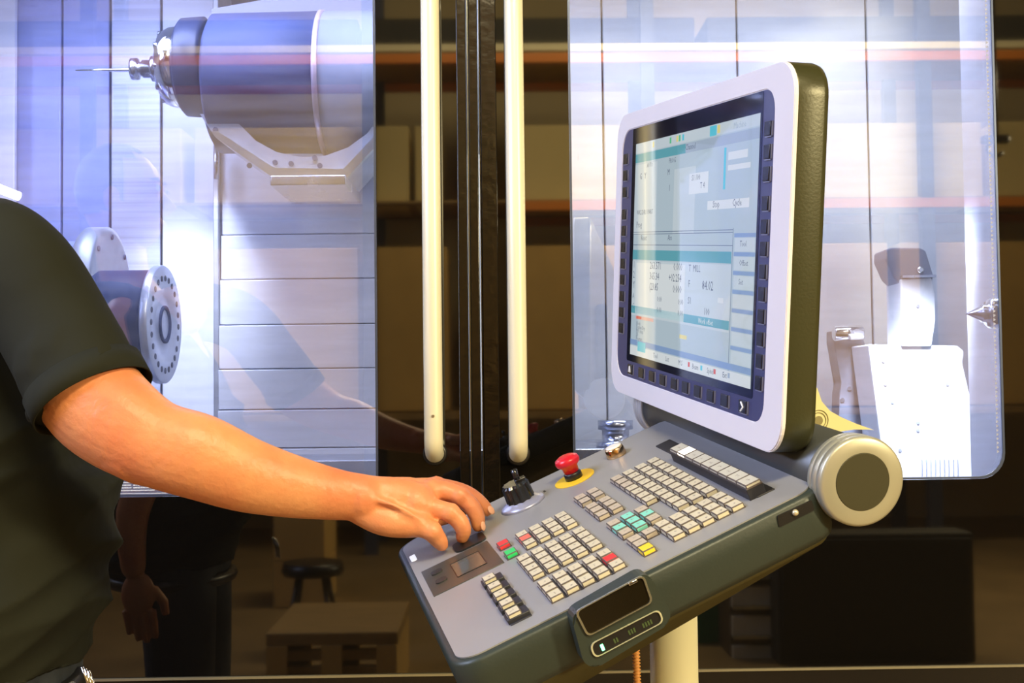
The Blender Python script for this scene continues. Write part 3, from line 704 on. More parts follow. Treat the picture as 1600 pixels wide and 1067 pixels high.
# curled holder and dark round knob beneath
mb = MB(); A = C(850, 1062, 1.30); mb.lathe([(0.020, 0), (0.024, 0.006), (0.024, 0.045), (0.018, 0.052)], zto(-Wv, A), n=36); mb.build('lower_knob', mat('lower_knob_m', (0.045, 0.04, 0.03), 0.4), CON, CI)
mb = MB(); mb.tube([C(800, 1052, 1.42), C(870, 1022, 1.42), C(905, 1010, 1.42), C(930, 1000, 1.44)], [0.028, 0.030, 0.028, 0.02], n=20); mb.build('under_bracket', mat('under_bracket_m', (0.05, 0.04, 0.025), 0.5), CON, CI)

# --- column, orange hose
pr = 0.0315
mb = MB(); mb.lathe([(0.14, 0), (0.14, 0.012), (0.036, 0.016)], Matrix.Translation((post_xy.x, post_xy.y, 0))); mb.build('base_flange', alu, CON, CI)
top = C(1053, 905, 1.56)
mb = MB(); mb.tube([(post_xy.x, post_xy.y, 0.01), (post_xy.x, post_xy.y, 0.5), (post_xy.x, post_xy.y, top.z)], pr, n=36); mb.build('column', post_m, CON, CI)
mb = MB(); pts = [C(990, 985, 1.50)]; A = C(993, 1000, 1.50); B = C(999, 1150, 1.50); N_ = 120
P_ = []; R_ = []
for k in range(N_):
    t = k/(N_-1); P_.append(A.lerp(B, t)); R_.append(0.0052 if k % 4 < 2 else 0.0034)
mb.tube(P_, R_, n=10); mb.build('corrugated_hose', orange_hose, CON, CI)
mb = MB(); A2 = Vector((post_xy.x, post_xy.y, 0.62)); mb.tube([B, B.lerp(A2, 0.5) + Vector((0, 0, -0.04)), A2], 0.0045, n=8); mb.build('hose_tail', orange_hose, CON, CI)

# --- monitor (monitor frame; x -0.624..0, y -0.4295..0)
TH = 0.040; mw = 0.622; mh = 0.4290
def mloop(d, z, r=0.040): return [(x, y, z) for x, y in rr(-mw + d, -mh + d, -d, -d, max(0.004, r - d), 8)]
mb = MB(); shell(mb, [mloop(0.0006, -0.003), mloop(0.0, -0.006), mloop(0.0, -TH + 0.006), mloop(0.002, -TH), mloop(0.02, -TH - 0.004)]); MON = mb.build('monitor_case', case_m, CON, CI @ MM)
def MP(name, m, f, parent=None):
    q = MB(); f(q); return q.build(name, m, parent or MON)
bx = (-0.5930, -0.4000, -0.0488, -0.0258)       # dark inset
def bezel(q):
    o1 = rr(-mw, -mh, 0, 0, 0.040, 8); i1 = rr(*bx, (0.034, 0.026, 0.026, 0.034), 8)
    ring_plate(q, o1, i1, -0.0045, 0.0, lambda x, y, z: (x, y, z))
    es = [e for e in q.bm.edges if all(abs(v.co.z) < 1e-6 for v in e.verts)]
    bmesh.ops.bevel(q.bm, geom=[e for e in es if len(e.link_faces) == 2 and any(abs(f.normal.z) < 0.5 for f in e.link_faces)], offset=0.0012, segments=2, affect='EDGES')
MP('bezel', frame_m, bezel)
MP('softkey_surround', navy, lambda q: q.prism([(x, y, -0.004) for x, y in rr(*bx, (0.034, 0.026, 0.026, 0.034), 8)], (0, 0, 0.0030)))
MP('screen_glass', glass_scr, lambda q: q.prism([(x, y, -0.0012) for x, y in rr(-0.5455, -0.3750, -0.0800, -0.0262, 0.004, 4)], (0, 0, 0.0006)))
# softkeys
def softkey(x, y, w_, h_, glyph=None):
    k = MP('softkey', soft_m, lambda q: q.box((x - w_/2, y - h_/2, -0.001), (x + w_/2, y + h_/2, 0.0022), bevel=0.0007))
    MP('softkey_edge', mat('softkey_edge_m', (0.28, 0.30, 0.42), 0.3, 0.3), lambda q: (q.box((x + w_/2 + 0.0002, y - h_/2, -0.001), (x + w_/2 + 0.0014, y + h_/2, 0.0008)), q.box((x - w_/2, y - h_/2 - 0.0014, -0.001), (x + w_/2, y - h_/2 - 0.0002, 0.0008)))) if glyph != 'x' else None
    return k
for y in (70, 95.5, 120, 152.5, 178.5, 203.3, 228.7, 254, 279, 304.5, 329.5, 354.5): softkey(-0.0615, -y/1000, 0.0165, 0.0160)
for y in (69, 94, 119.3, 153.3, 178.3, 203.4, 228.5, 253.4, 278.8, 303.5, 328): softkey(-0.5725, -y/1000, 0.0190, 0.0155)
bks = (521, 470, 423, 378, 332, 289.5, 246, 202, 157, 102)
for x in bks: softkey(-x/1000, -0.3868, 0.0215, 0.0150)
glyph_m = mat('glyph_white', (0.8, 0.8, 0.85), 0.5, emit=(1, 1, 1), estr=0.25)
MP('key_symbol', glyph_m, lambda q: (q.tube([(-0.105, -0.3815, 0.0026), (-0.0985, -0.3868, 0.0026), (-0.105, -0.392, 0.0026)], 0.0011, n=6)))
MP('key_symbol', glyph_m, lambda q: (q.tube([(-0.5245, -0.391, 0.0026), (-0.521, -0.3825, 0.0026), (-0.5175, -0.391, 0.0026)], 0.0010, n=6)))
# screen contents
def em(name, c, s=0.75): return mat('ui_' + name, (0.02, 0.02, 0.02), 0.03, 0, 0.8, emit=c, estr=s*0.82)
ui = dict(bg=em('bg', (0.50, 0.62, 0.70)), pale=em('pale', (0.62, 0.72, 0.78)), white=em('white', (0.78, 0.84, 0.86)), teal=em('teal', (0.12, 0.42, 0.50)),
          blue=em('blue', (0.26, 0.40, 0.66)), sky=em('sky', (0.10, 0.62, 0.78)), line=em('line', (0.16, 0.22, 0.32)), text=em('text', (0.10, 0.13, 0.20)),
          red=em('red', (0.75, 0.12, 0.10)), pink=em('pink', (0.80, 0.45, 0.42)), green=em('green', (0.12, 0.60, 0.30)), yellow=em('yellow', (0.85, 0.75, 0.25)), grey=em('grey', (0.40, 0.50, 0.62)))
X0, X1, Y0, Y1 = -0.5285, -0.0860, -0.3643, -0.0500
def scrn(q):
    def R(x0, y0, x1, y1, c, lay=1):   # fractions: x left->right, y top->bottom
        z = -0.0004 + 0.00012*lay
        a, b_, c_, d = X0 + (X1-X0)*x0, Y1 + (Y0-Y1)*y0, X0 + (X1-X0)*x1, Y1 + (Y0-Y1)*y1
        q.faces([(a, b_, z), (a, d, z), (c_, d, z), (c_, b_, z)], [(0, 1, 2, 3)], ui[c])
    def Tx(s, x, y, size, c='text', lay=3):
        cu = bpy.data.curves.new('t', 'FONT'); cu.body = s; cu.size = size; cu.resolution_u = 1
        t = bpy.data.objects.new('t', cu); COL.objects.link(t)
        dg = bpy.context.evaluated_depsgraph_get(); me = bpy.data.meshes.new_from_object(t.evaluated_get(dg))
        px, py = X0 + (X1-X0)*x, Y1 + (Y0-Y1)*y
        q.faces([(px + v.co.x, py + v.co.y, -0.0004 + 0.00012*lay) for v in me.vertices], [tuple(p.vertices) for p in me.polygons], ui[c])
        bpy.data.objects.remove(t); bpy.data.curves.remove(cu); bpy.data.meshes.remove(me)
    R(0, 0, 1, 1, 'bg', 0)
    R(0, 0, 1, 0.045, 'pale'); R(0, 0.05, 0.47, 0.09, 'teal'); R(0.47, 0.05, 1, 0.09, 'grey')
    for x, c in ((0.17, 'yellow'), (0.33, 'green'), (0.39, 'yellow'), (0.41, 'green'), (0.44, 'sky')): R(x, 0.008, x + 0.015, 0.034, c, 2)
    R(0.66, 0.004, 0.71, 0.044, 'sky', 2); R(0.715, 0.006, 0.735, 0.038, 'yellow', 2); Tx('Machine', 0.83, 0.036, 0.011, 'grey')
    Tx('Channel', 0.47, 0.078, 0.011); Tx('AUTO', 0.12, 0.12, 0.009); Tx('PROG', 0.33, 0.12, 0.010)
    R(0, 0.10, 0.22, 0.43, 'pale'); R(0.38, 0.15, 0.56, 0.43, 'pale')
    R(0.51, 0.18, 0.66, 0.265, 'white', 2); Tx('S1 100', 0.53, 0.21, 0.011); Tx('T 4', 0.60, 0.245, 0.011)
    R(0.80, 0.12, 0.93, 0.15, 'white', 2); R(0.80, 0.17, 0.95, 0.19, 'white', 2); R(0.77, 0.10, 0.785, 0.26, 'sky', 2)
    R(0.66, 0.30, 0.95, 0.335, 'white', 2); Tx('Stop', 0.70, 0.327, 0.012); Tx('Cycle', 0.84, 0.327, 0.012)
    Tx('G   Y', 0.05, 0.17, 0.013); Tx('M', 0.32, 0.17, 0.012); Tx('I', 0.34, 0.24, 0.012)
    Tx('WKS.DIR / PART', 0.03, 0.335, 0.010); Tx('Prog', 0.03, 0.395, 0.013); Tx('Reset', 0.08, 0.455, 0.011); Tx('Abs', 0.34, 0.455, 0.011)
    for yy in (0.415, 0.475, 0.425): R(0, yy, 0.85, yy + 0.003, 'line', 2)
    R(0.85, 0.41, 0.853, 1.0, 'line', 2)
    R(0, 0.50, 0.845, 0.545, 'teal', 2)
    R(0, 0.55, 0.845, 0.81, 'pale'); R(0.04, 0.56, 0.50, 0.80, 'white', 2)
    for i, (a_, b_, c_) in enumerate((('1', '263.571', '0.000'), ('2', '365.34', '+02.254'), ('Y', '(23.85', '0.000'), ('A', '0.00', '0.00'), ('C', '0.00', '0.00'))):
        sz = 0.015 if i < 3 else 0.011; yy = 0.585 + i*0.048
        Tx(a_, 0.01, yy, sz); Tx(b_, 0.18 if i < 3 else 0.26, yy, sz); Tx(c_, 0.40 - (0.04 if '+' in c_ else 0) + (0.05 if i > 2 else 0), yy, sz)
    Tx('T  MILL', 0.53, 0.585, 0.013); Tx('F', 0.53, 0.65, 0.013); Tx('84.02', 0.64, 0.655, 0.017); Tx('S1', 0.53, 0.72, 0.013); Tx('100', 0.66, 0.755, 0.013)
    R(0.76, 0.68, 0.80, 0.70, 'white', 2)
    R(0, 0.765, 0.845, 0.80, 'teal', 2); Tx('Work offset', 0.62, 0.793, 0.010, 'white', 4)
    R(0.05, 0.81, 0.23, 0.825, 'pink', 3); R(0.06, 0.811, 0.11, 0.824, 'red', 4)
    for i, s_ in enumerate(('Block', 'Display Dry', 'M01 stop', 'SB', 'Program')): Tx(s_, 0.06, 0.853 + i*0.018, 0.008)
    R(0.47, 0.855, 0.53, 0.872, 'yellow', 2)
    for k in range(7):
        R(0.86, 0.43 + k*0.071, 1.0, 0.445 + k*0.071, 'blue', 2); R(0.865, 0.448 + k*0.071, 0.995, 0.498 + k*0.071, 'pale', 2)
    for k, s_ in enumerate(('Tool', 'Offset', 'Set')): Tx(s_, 0.90, 0.48 + k*0.071, 0.010)
    R(0, 0.925, 1, 0.95, 'blue', 3); R(0, 0.955, 1, 1, 'white', 3); R(0.08, 0.93, 0.16, 0.975, 'sky', 4)
    for k, s_ in enumerate(('Tool', 'List', 'M S', 'Beam', 'Spind', 'Ext')): Tx(s_, 0.24 + k*0.115, 0.985, 0.010, 'text', 5)
    for k in range(4): R(0.55 + k*0.1, 0.962, 0.565 + k*0.1, 0.982, ('red', 'sky', 'red', 'grey')[k], 4)
MPs = MB(); scrn(MPs); MPs.build('screen', None, MON, None, normals=False)
# shadow-gap cover between panel and monitor
mb = MB(); mb.box((0.4275, -0.470, -0.045), (0.452, -0.010, 0.006), bevel=0.002); mb.build('hinge_cover', mat('hinge_dark', (0.06, 0.075, 0.15), 0.35, 0.2), CON, CI @ PM)
mb = MB(); mb.box((0.4525, -0.462, -0.055), (0.50, -0.02, -0.018), bevel=0.008); mb.build('rear_housing', mat('rear_blue', (0.085, 0.105, 0.22), 0.35, 0.3), CON, CI @ PM)
# --- swivel cylinder
CL = 0.60
mb = MB(); mb.lathe([(0.040, 0.028), (0.0440, 0.03), (0.0440, CL), (0.042, CL + 0.002)], zto(Wv, cyl_c), n=56); SW = mb.build('swivel_cylinder', mat('swivel_dark', (0.075, 0.085, 0.095), 0.36, 0.3), CON, CI)
def capring(z0, sgn):
    q = MB(); q.lathe([(0.0318, 0.0), (0.0456, 0.0), (0.0482, 0.0015), (0.0490, 0.004), (0.0490, 0.010), (0.0479, 0.011), (0.0490, 0.012), (0.0490, 0.022), (0.0479, 0.023), (0.0488, 0.024), (0.0482, 0.032), (0.0456, 0.034)], zto(Wv*sgn, cyl_c + Wv*z0), n=64)
    return q
capring(0, 1).build('end_cap_ring', cap_ring, SW)
mb = MB(); mb.lathe([(0.0307, -0.0008), (0.0314, 0.0), (0.0314, 0.01)], zto(Wv, cyl_c - Wv*0.0), n=56); mb.build('end_cap_disc', cap_disc, SW)
capring(CL + 0.03, -1).build('end_cap_ring', mat('far_cap', (0.62, 0.66, 0.72), 0.35, 0.3), SW)
for o_ in SW.children: o_.matrix_basis = ID
# --- cream bracket behind the monitor, hugging the swivel
def bpx(px, py, wo):
    o_ = cyl_c + Wv*wo; r = ray(px, py); return CAM + r * ((o_ - CAM).dot(Wv) / r.dot(Wv))
bp = [(1277, 606), (1284, 627), (1297, 642), (1315, 652), (1338, 662), (1366, 672)] + [(1358, 671), (1335, 671), (1315, 674), (1300, 680), (1285, 690), (1268, 702), (1252, 709), (1238, 706), (1226, 700), (1225, 690), (1250, 640), (1262, 606)]
mb = MB(); mb.prism([bpx(x, y, 0.145) for x, y in bp], Wv*0.03); BR = mb.build('bracket', bracket_m, CON, CI)
nMv = Wv.cross(Mu)
core = [p + nMv*max(0, 0.058 - (p - mon0).dot(nMv)) for p in (bpx(x, y, 0.17) for x, y in bp)]
mb = MB(); mb.prism(core, Wv*0.30); mb.build('bracket_core', bracket_m, BR)
ec = bpx(1279, 657, 0.1445)
for r1 in (0.0125, 0.0095):
    mb = MB(); pts = [ec + (Matrix.Rotation(2*PI*k/28, 3, Wv) @ Mu)*r1 for k in range(29)]; mb.tube(pts, 0.0004, n=5, cap=False); mb.build('emblem_ring', mat('emblem', (0.25, 0.22, 0.10), 0.5), BR)
mb = MB(); mb.lathe([(0.0055, 0), (0.0055, 0.0004)], zto(-Wv, ec), n=20); mb.build('emblem_disc', MATS['emblem'], BR)
# monitor back support joining bracket
mb = MB(); mb.box((-0.50, -0.42, -0.075), (-0.07, -0.20, -0.043), bevel=0.01); mb.build('monitor_mount', mat('mount_m', (0.10, 0.10, 0.07), 0.5), CON, CI @ MM)
# link between keypad housing, swivel and column
mb = MB(); A = cyl_c + Wv*0.30; mb.tube([A, A.lerp(top, 0.5) + Vector((0, 0, -0.03)), top], [0.036, 0.040, 0.034], n=24); mb.build('support_arm', MATS['swivel_dark'], CON, CI)

# ================================================================== OPERATOR
PR = thing  # (body is the top-level mesh itself)
def rpx(r, d): return r*d/F_PX
def catmull(pts, sub=4):
    out = []; n = len(pts)
    for i in range(n - 1):
        p0 = pts[max(i-1, 0)]; p1 = pts[i]; p2 = pts[i+1]; p3 = pts[min(i+2, n-1)]
        for k in range(sub):
            t = k/sub; out.append([0.5*((2*b_) + (-a_+c_)*t + (2*a_-5*b_+4*c_-d_)*t*t + (-a_+3*b_-3*c_+d_)*t**3) for a_, b_, c_, d_ in zip(p0, p1, p2, p3)])
    out.append(list(pts[-1])); return out
def limb(mb, st, n=20, sub=4, q=1.0):     # st: (px, py, depth, radius px)
    s_ = catmull(st, sub); mb.tube([C(a, b_, c) for a, b_, c, d in s_], [rpx(d, c) for a, b_, c, d in s_], n=n, sq=[q]*len(s_))
    a, b_, c, d = st[-1]; mb.ball(C(a, b_, c), rpx(d, c)*0.98, seg=14)
    a, b_, c, d = st[0]; mb.ball(C(a, b_, c), rpx(d, c)*0.98, seg=14)
def wlimb(mb, st, n=20, sub=4):
    s_ = catmull(st, sub); mb.tube([Vector(s[:3]) for s in s_], [s[3] for s in s_], n=n)
    for e in (st[0], st[-1]): mb.ball(e[:3], e[3]*0.98, seg=14)
bodyc = Vector((-0.775, 1.79, 0))
mb = MB()
# right arm
limb(mb, [(5, 405, 1.62, 66), (70, 500, 1.58, 74), (112, 575, 1.55, 80), (146, 624, 1.53, 84), (192, 664, 1.51, 78), (246, 694, 1.50, 69), (312, 714, 1.50, 68), (385, 742, 1.51, 59.5), (460, 761, 1.53, 49.5), (527, 773, 1.545, 40.5), (568, 777, 1.55, 37)], n=28, q=0.86)
limb(mb, [(165, 660, 1.52, 60), (205, 705, 1.50, 48), (224, 722, 1.50, 37), (252, 722, 1.50, 42)], n=18)
# palm and back of the hand
limb(mb, [(535, 774, 1.55, 38), (575, 779, 1.551, 37), (605, 785, 1.554, 41), (632, 787, 1.560, 40), (650, 788, 1.564, 36)], n=24, q=0.66)
limb(mb, [(560, 797, 1.549, 22), (590, 808, 1.547, 26), (614, 814, 1.545, 26), (640, 818, 1.545, 23), (660, 822, 1.545, 18)], n=16)
limb(mb, [(600, 765, 1.57, 20), (640, 764, 1.585, 19), (672, 768, 1.590, 16)], n=16)
limb(mb, [(610, 778, 1.56, 26), (645, 784, 1.566, 24), (668, 790, 1.570, 17)], n=16)
# fingers: little, ring, middle, index, thumb
limb(mb, [(626, 816, 1.546, 20), (652, 820, 1.543, 17), (674, 831, 1.541, 15.5), (685, 843, 1.546, 14), (690, 851, 1.551, 11.5)], n=18)
limb(mb, [(636, 794, 1.561, 19), (668, 793, 1.557, 16.5), (697, 799, 1.553, 15), (716, 812, 1.553, 14.5), (724, 828, 1.556, 13), (722, 839, 1.560, 11)], n=18)
limb(mb, [(646, 770, 1.582, 19), (680, 766, 1.584, 17), (711, 772, 1.582, 15.5), (733, 787, 1.580, 14.5), (745, 806, 1.579, 13), (747, 821, 1.578, 11)], n=18)
limb(mb, [(650, 763, 1.602, 17), (690, 762, 1.612, 15), (725, 770, 1.616, 14), (748, 784, 1.617, 12.5), (761, 797, 1.616, 10.5)], n=18)
for kx, ky, kd, kr in ((676, 830, 1.539, 16.5), (704, 801, 1.551, 16.5), (719, 775, 1.579, 16.5), (655, 817, 1.543, 19), (664, 790, 1.556, 19.5), (676, 765, 1.582, 19), (682, 760, 1.605, 17)): mb.ball(C(kx, ky, kd), rpx(kr, kd), seg=12)
for tn in (((575, 764, 1.537, 5), (620, 770, 1.541, 5.5), (664, 787, 1.546, 5)), ((575, 756, 1.543, 5), (625, 757, 1.556, 5), (674, 761, 1.571, 5)), ((578, 778, 1.529, 4), (618, 790, 1.526, 4.5), (652, 810, 1.530, 5))): limb(mb, list(tn), n=10)
limb(mb, [(600, 795, 1.585, 22), (636, 805, 1.605, 18), (668, 810, 1.612, 15), (694, 808, 1.612, 13)], n=16)
# trunk core, neck, head, far arm, legs (inside the clothes)
bc = bodyc
wlimb(mb, [(bc.x, bc.y, 0.92, 0.10), (bc.x, bc.y, 1.15, 0.105), (bc.x - 0.07, bc.y, 1.36, 0.10), (bc.x - 0.14, bc.y, 1.50, 0.062), (bc.x - 0.16, bc.y, 1.60, 0.060)])
wlimb(mb, [(bc.x - 0.06, bc.y - 0.13, 1.40, 0.034), (bc.x - 0.02, bc.y, 1.44, 0.065), (bc.x - 0.02, bc.y + 0.14, 1.42, 0.055)])
hc = Vector((bc.x - 0.155, bc.y, 1.725))
mb.ball(hc, 0.112, sc=(0.90, 0.72, 1.06)); mb.ball(hc + Vector((0.02, 0, -0.065)), 0.075, sc=(1.0, 0.80, 0.9))
mb.tube([hc + Vector((0.090, 0, 0.012)), hc + Vector((0.118, 0, -0.030)), hc + Vector((0.098, 0, -0.040))], [0.009, 0.014, 0.012], n=10)
mb.tube([hc + Vector((0.088, -0.022, -0.066)), hc + Vector((0.098, 0, -0.064)), hc + Vector((0.088, 0.022, -0.066))], [0.004, 0.008, 0.004], n=8)
for sg in (-1, 1):
    mb.ball(hc + Vector((-0.005, sg*0.080, -0.010)), 0.030, sc=(0.65, 0.30, 1.0)); mb.ball(hc + Vector((0.083, sg*0.032, 0.018)), 0.014)
wlimb(mb, [(bc.x - 0.09, bc.y + 0.20, 1.42, 0.050), (bc.x - 0.02, bc.y + 0.235, 1.25, 0.046), (bc.x - 0.01, bc.y + 0.245, 1.12, 0.040), (bc.x - 0.06, bc.y + 0.24, 0.98, 0.036), (bc.x - 0.06, bc.y + 0.235, 0.86, 0.027)])
hd = Vector((bc.x - 0.05, bc.y + 0.232, 0.80))
mb.ball(hd, 0.045, sc=(0.85, 0.42, 1.1))
for k in range(4):
    p = hd + Vector((0.030 - 0.019*k, 0, -0.035)); L_ = (0.065, 0.075, 0.070, 0.055)[k]
    mb.tube([p, p + Vector((0.004, -0.004, -L_*0.5)), p + Vector((0.004, -0.018, -L_))], [0.010, 0.009, 0.0075], n=10)
mb.tube([hd + Vector((0.030, -0.005, 0.01)), hd + Vector((0.052, -0.016, -0.02)), hd + Vector((0.055, -0.022, -0.05))], [0.013, 0.011, 0.009], n=10)
for sg in (-1, 1):
    wlimb(mb, [(bc.x, bc.y + sg*0.09, 0.92, 0.075), (bc.x + 0.01, bc.y + sg*0.10, 0.5, 0.052), (bc.x - 0.01, bc.y + sg*0.11, 0.09, 0.038)])
    mb.ball((bc.x + 0.05, bc.y + sg*0.11, 0.055), 0.05, sc=(2.2, 0.85, 0.9))
BODY = mb.build('person', skin)
def evalmods(o):
    dg = bpy.context.evaluated_depsgraph_get(); dg.update()
    me = bpy.data.meshes.new_from_object(o.evaluated_get(dg)); o.modifiers.clear(); o.data = me
    for p in me.polygons: p.use_smooth = True
md = BODY.modifiers.new('r', 'REMESH'); md.mode = 'VOXEL'; md.voxel_size = 0.0030; md.use_smooth_shade = True
md = BODY.modifiers.new('s', 'SMOOTH'); md.factor = 0.5; md.iterations = 5
evalmods(BODY)
tag(BODY, 'person in a dark T-shirt at the left edge, reaching a bare arm to the keypad', 'person')
for sg in (-1, 1):
    q = MB(); q.ball(hc + Vector((0.0905, sg*0.033, 0.018)), 0.0095, mat('eye_white', (0.75, 0.72, 0.68), 0.2), seg=14); q.ball(hc + Vector((0.0985, sg*0.0335, 0.018)), 0.0038, mat('iris', (0.05, 0.06, 0.07), 0.1), seg=10); q.build('eye', None, BODY)
    q = MB(); q.tube([hc + Vector((0.092, sg*0.018, 0.036)), hc + Vector((0.094, sg*0.034, 0.040)), hc + Vector((0.082, sg*0.052, 0.036))], [0.0025, 0.0035, 0.002], n=8); q.build('eyebrow', hair_m, BODY)
def nail(px, py, d, nrm, tang, w_=0.0052, l_=0.0065):
    p = C(px, py, d); z = cv(nrm).normalized(); t = cv(tang); t = (t - z*t.dot(z)).normalized(); x = t.cross(z)
    q = MB(); q.ball((0, 0, 0), 1.0, sc=(w_, l_, 0.0016), seg=14); return q.build('fingernail', nail_m, BODY, frame4(x, t, z, p))
nail(755, 822, 1.571, (0.85, -0.15, -0.55), (0.1, 1, 0)); nail(767.5, 797, 1.609, (0.6, -0.35, -0.7), (0.7, 0.7, 0))
# T-shirt
mb = MB()
def ell(mb, rows, n=48):    # rows: (z, cx, cy, rx, ry)
    rs = catmull(rows, 5); rings = []
    for z, cx, cy, rx, ry in rs:
        rings.append([mb.bm.verts.new((cx + rx*math.copysign(abs(math.cos(2*PI*k/n))**0.85, math.cos(2*PI*k/n)), cy + ry*math.copysign(abs(math.sin(2*PI*k/n))**0.85, math.sin(2*PI*k/n)), z)) for k in range(n)])
    for a_, c_ in zip(rings, rings[1:]):
        for k in range(n): mb.bm.faces.new((a_[k], a_[(k+1) % n], c_[(k+1) % n], c_[k]))
    mb.bm.faces.new(list(reversed(rings[0]))); mb.bm.faces.new(rings[-1])
cx = bc.x - 0.033; cy = bc.y
ell(mb, [(0.835, cx+0.005, cy, 0.150, 0.190), (0.90, cx + 0.010, cy, 0.155, 0.192), (1.00, cx + 0.018, cy, 0.166, 0.195), (1.10, cx + 0.022, cy, 0.172, 0.197), (1.22, cx - 0.01, cy, 0.155, 0.200), (1.33, cx - 0.055, cy, 0.140, 0.205), (1.42, cx - 0.095, cy, 0.115, 0.195), (1.475, cx - 0.13, cy, 0.085, 0.140), (1.51, cx - 0.14, cy, 0.068, 0.080)])
limb(mb, [(-130, 385, 1.76, 70), (-70, 385, 1.70, 80), (-12, 398, 1.63, 88), (30, 430, 1.60, 89), (75, 498, 1.58, 90), (115, 563, 1.55, 91)], n=30, q=0.9)
s_ = catmull([(-12, 398, 1.63, 88), (30, 430, 1.60, 89), (75, 498, 1.58, 90), (115, 563, 1.55, 91), (138, 609, 1.533, 93)], 5)
mb.tube([C(a, b_, c) for a, b_, c, d in s_], [rpx(d, c) for a, b_, c, d in s_], n=40, sq=[0.9]*len(s_))
wlimb(mb, [(bc.x - 0.09, bc.y + 0.17, 1.43, 0.062), (bc.x - 0.02, bc.y + 0.215, 1.35, 0.066), (bc.x - 0.015, bc.y + 0.24, 1.22, 0.066)])
SH = mb.build('t_shirt', shirt_m, BODY)
md = SH.modifiers.new('r', 'REMESH'); md.mode = 'VOXEL'; md.voxel_size = 0.006; md.use_smooth_shade = True
md = SH.modifiers.new('s', 'SMOOTH'); md.factor = 0.5; md.iterations = 2
evalmods(SH)
def fold(p):      # cloth folds: irregular diagonal ridges over the belly, softer ones on the sleeve
    if p.z < 1.24:
        q = Vector((p.x*2.2 + p.z*1.5, p.y*2.2, p.z*8.0 - p.x*5.5))
        a = 1 - abs(noise.noise(q))*2.6; b2 = 1 - abs(noise.noise(q*1.9 + Vector((5, 2, 7))))*2.4
        return 0.019*a + 0.008*b2 - 0.010
    q = Vector((p.x*7 + p.z*4, p.y*5, p.z*5))
    return 0.005*(1 - abs(noise.noise(q))*2.5) - 0.001
me = SH.data; nr = [v.normal.copy() for v in me.vertices]
for v, n_ in zip(me.vertices, nr): v.co += n_*fold(v.co)
# sleeve hem
h0 = C(141, 613, 1.531); h1 = C(119, 573, 1.548); axs = (h0 - h1).normalized()
mb = MB(); s4 = [(130, 593, 1.538, 94.2), (139, 611, 1.532, 94.8), (147, 627, 1.527, 95.5)]
mb.tube([C(a, b_, c) for a, b_, c, d in s4], [rpx(d, c) for a, b_, c, d in s4], n=48, sq=[0.9]*3, cap=False); hm = mb.build('sleeve_hem', shirt_m, BODY); mdh = hm.modifiers.new('t', 'SOLIDIFY'); mdh.thickness = 0.0022; mdh.offset = 0
# trousers, belt, key ring, hair, shoes
mb = MB()
ell(mb, [(0.80, cx, cy, 0.130, 0.170), (0.90, cx, cy, 0.135, 0.170), (0.96, cx, cy, 0.130, 0.165)])
for sg in (-1, 1): wlimb(mb, [(bc.x, bc.y + sg*0.085, 0.86, 0.092), (bc.x + 0.01, bc.y + sg*0.10, 0.50, 0.075), (bc.x - 0.01, bc.y + sg*0.11, 0.12, 0.062)])
TRO = mb.build('trousers', jeans_m, BODY); md = TRO.modifiers.new('r', 'REMESH'); md.mode = 'VOXEL'; md.voxel_size = 0.009; evalmods(TRO)
mb = MB(); mb.tube([(cx + 0.138*math.cos(2*PI*k/40), cy + 0.176*math.sin(2*PI*k/40), 0.805) for k in range(41)], 0.016, n=8, cap=False); mb.build('belt', blk, BODY)
mb = MB()
for k in range(3):
    A = C(128 + 5*k, 1042 + 3*k, 1.62); mb.tube([A, A + Vector((0.008, 0, -0.02)), A + Vector((0.012, 0, -0.05))], 0.0022, n=8)
mb.build('key_chain', chrome, BODY)
for sg in (-1, 1):
    mb = MB(); mb.ball((bc.x + 0.055, bc.y + sg*0.11, 0.045), 0.055, sc=(2.4, 0.9, 0.85)); mb.box((bc.x - 0.07, bc.y + sg*0.11 - 0.045, 0.0), (bc.x + 0.18, bc.y + sg*0.11 + 0.045, 0.022), bevel=0.008); mb.build('shoe', blk, BODY)
mb = MB(); mb.ball(hc + Vector((-0.014, 0, 0.020)), 0.112, sc=(0.92, 0.78, 1.02))
bmesh.ops.delete(mb.bm, geom=[v for v in mb.bm.verts if v.co.x > hc.x + 0.055 or v.co.z < hc.z - 0.05], context='VERTS'); mb.build('hair', hair_m, BODY)

# ================================================================== HALL FURNISHING (mirrored in the doors)
VD = 9.0      # distance of the mirrored rack
def mz(py, vd=VD): return mir(900, py, vd).z
DM0 = frame4(DX, DN, Vector((0, 0, 1)), Vector((0, 0, 0)))
def back_frame(vd):      # origin on the mirrored plane
    p = mir(800, 600, vd); return frame4(DX, DN, Vector((0, 0, 1)), Vector((p.x, p.y, 0)))
def mx(px, vd):          # x in that frame
    p = mir(px, 600, vd); o_ = mir(800, 600, vd); return (p - o_).dot(DX)
RF = back_frame(VD)
rack = thing('storage_rack', 'long pallet rack with orange beams mirrored in the glass doors', 'rack', basis=RF)
rx0, rx1 = mx(-300, VD), mx(1900, VD)
for k in range(6):
    x = rx0 + (rx1 - rx0)*k/5
    for yy in (0, -0.8):
        mb = MB(); mb.box((x - 0.05, yy - 0.04, 0), (x + 0.05, yy + 0.04, 5.0)); mb.build('upright', blue_m, rack)
for py in (92, 322):
    for yy in (0.04, -0.84):
        mb = MB(); zc = mz(py); mb.box((rx0 if py < 200 else min(mx(800, VD), mx(1900, VD)), yy - 0.02, zc - 0.035), (rx1, yy + 0.02, zc + 0.035)); mb.build('beam', orange_m, rack)
    mb = MB(); mb.box((rx0, -0.85, zc + 0.03), (rx1, 0.03, zc + 0.05)); mb.build('shelf_board', wood_m, rack)
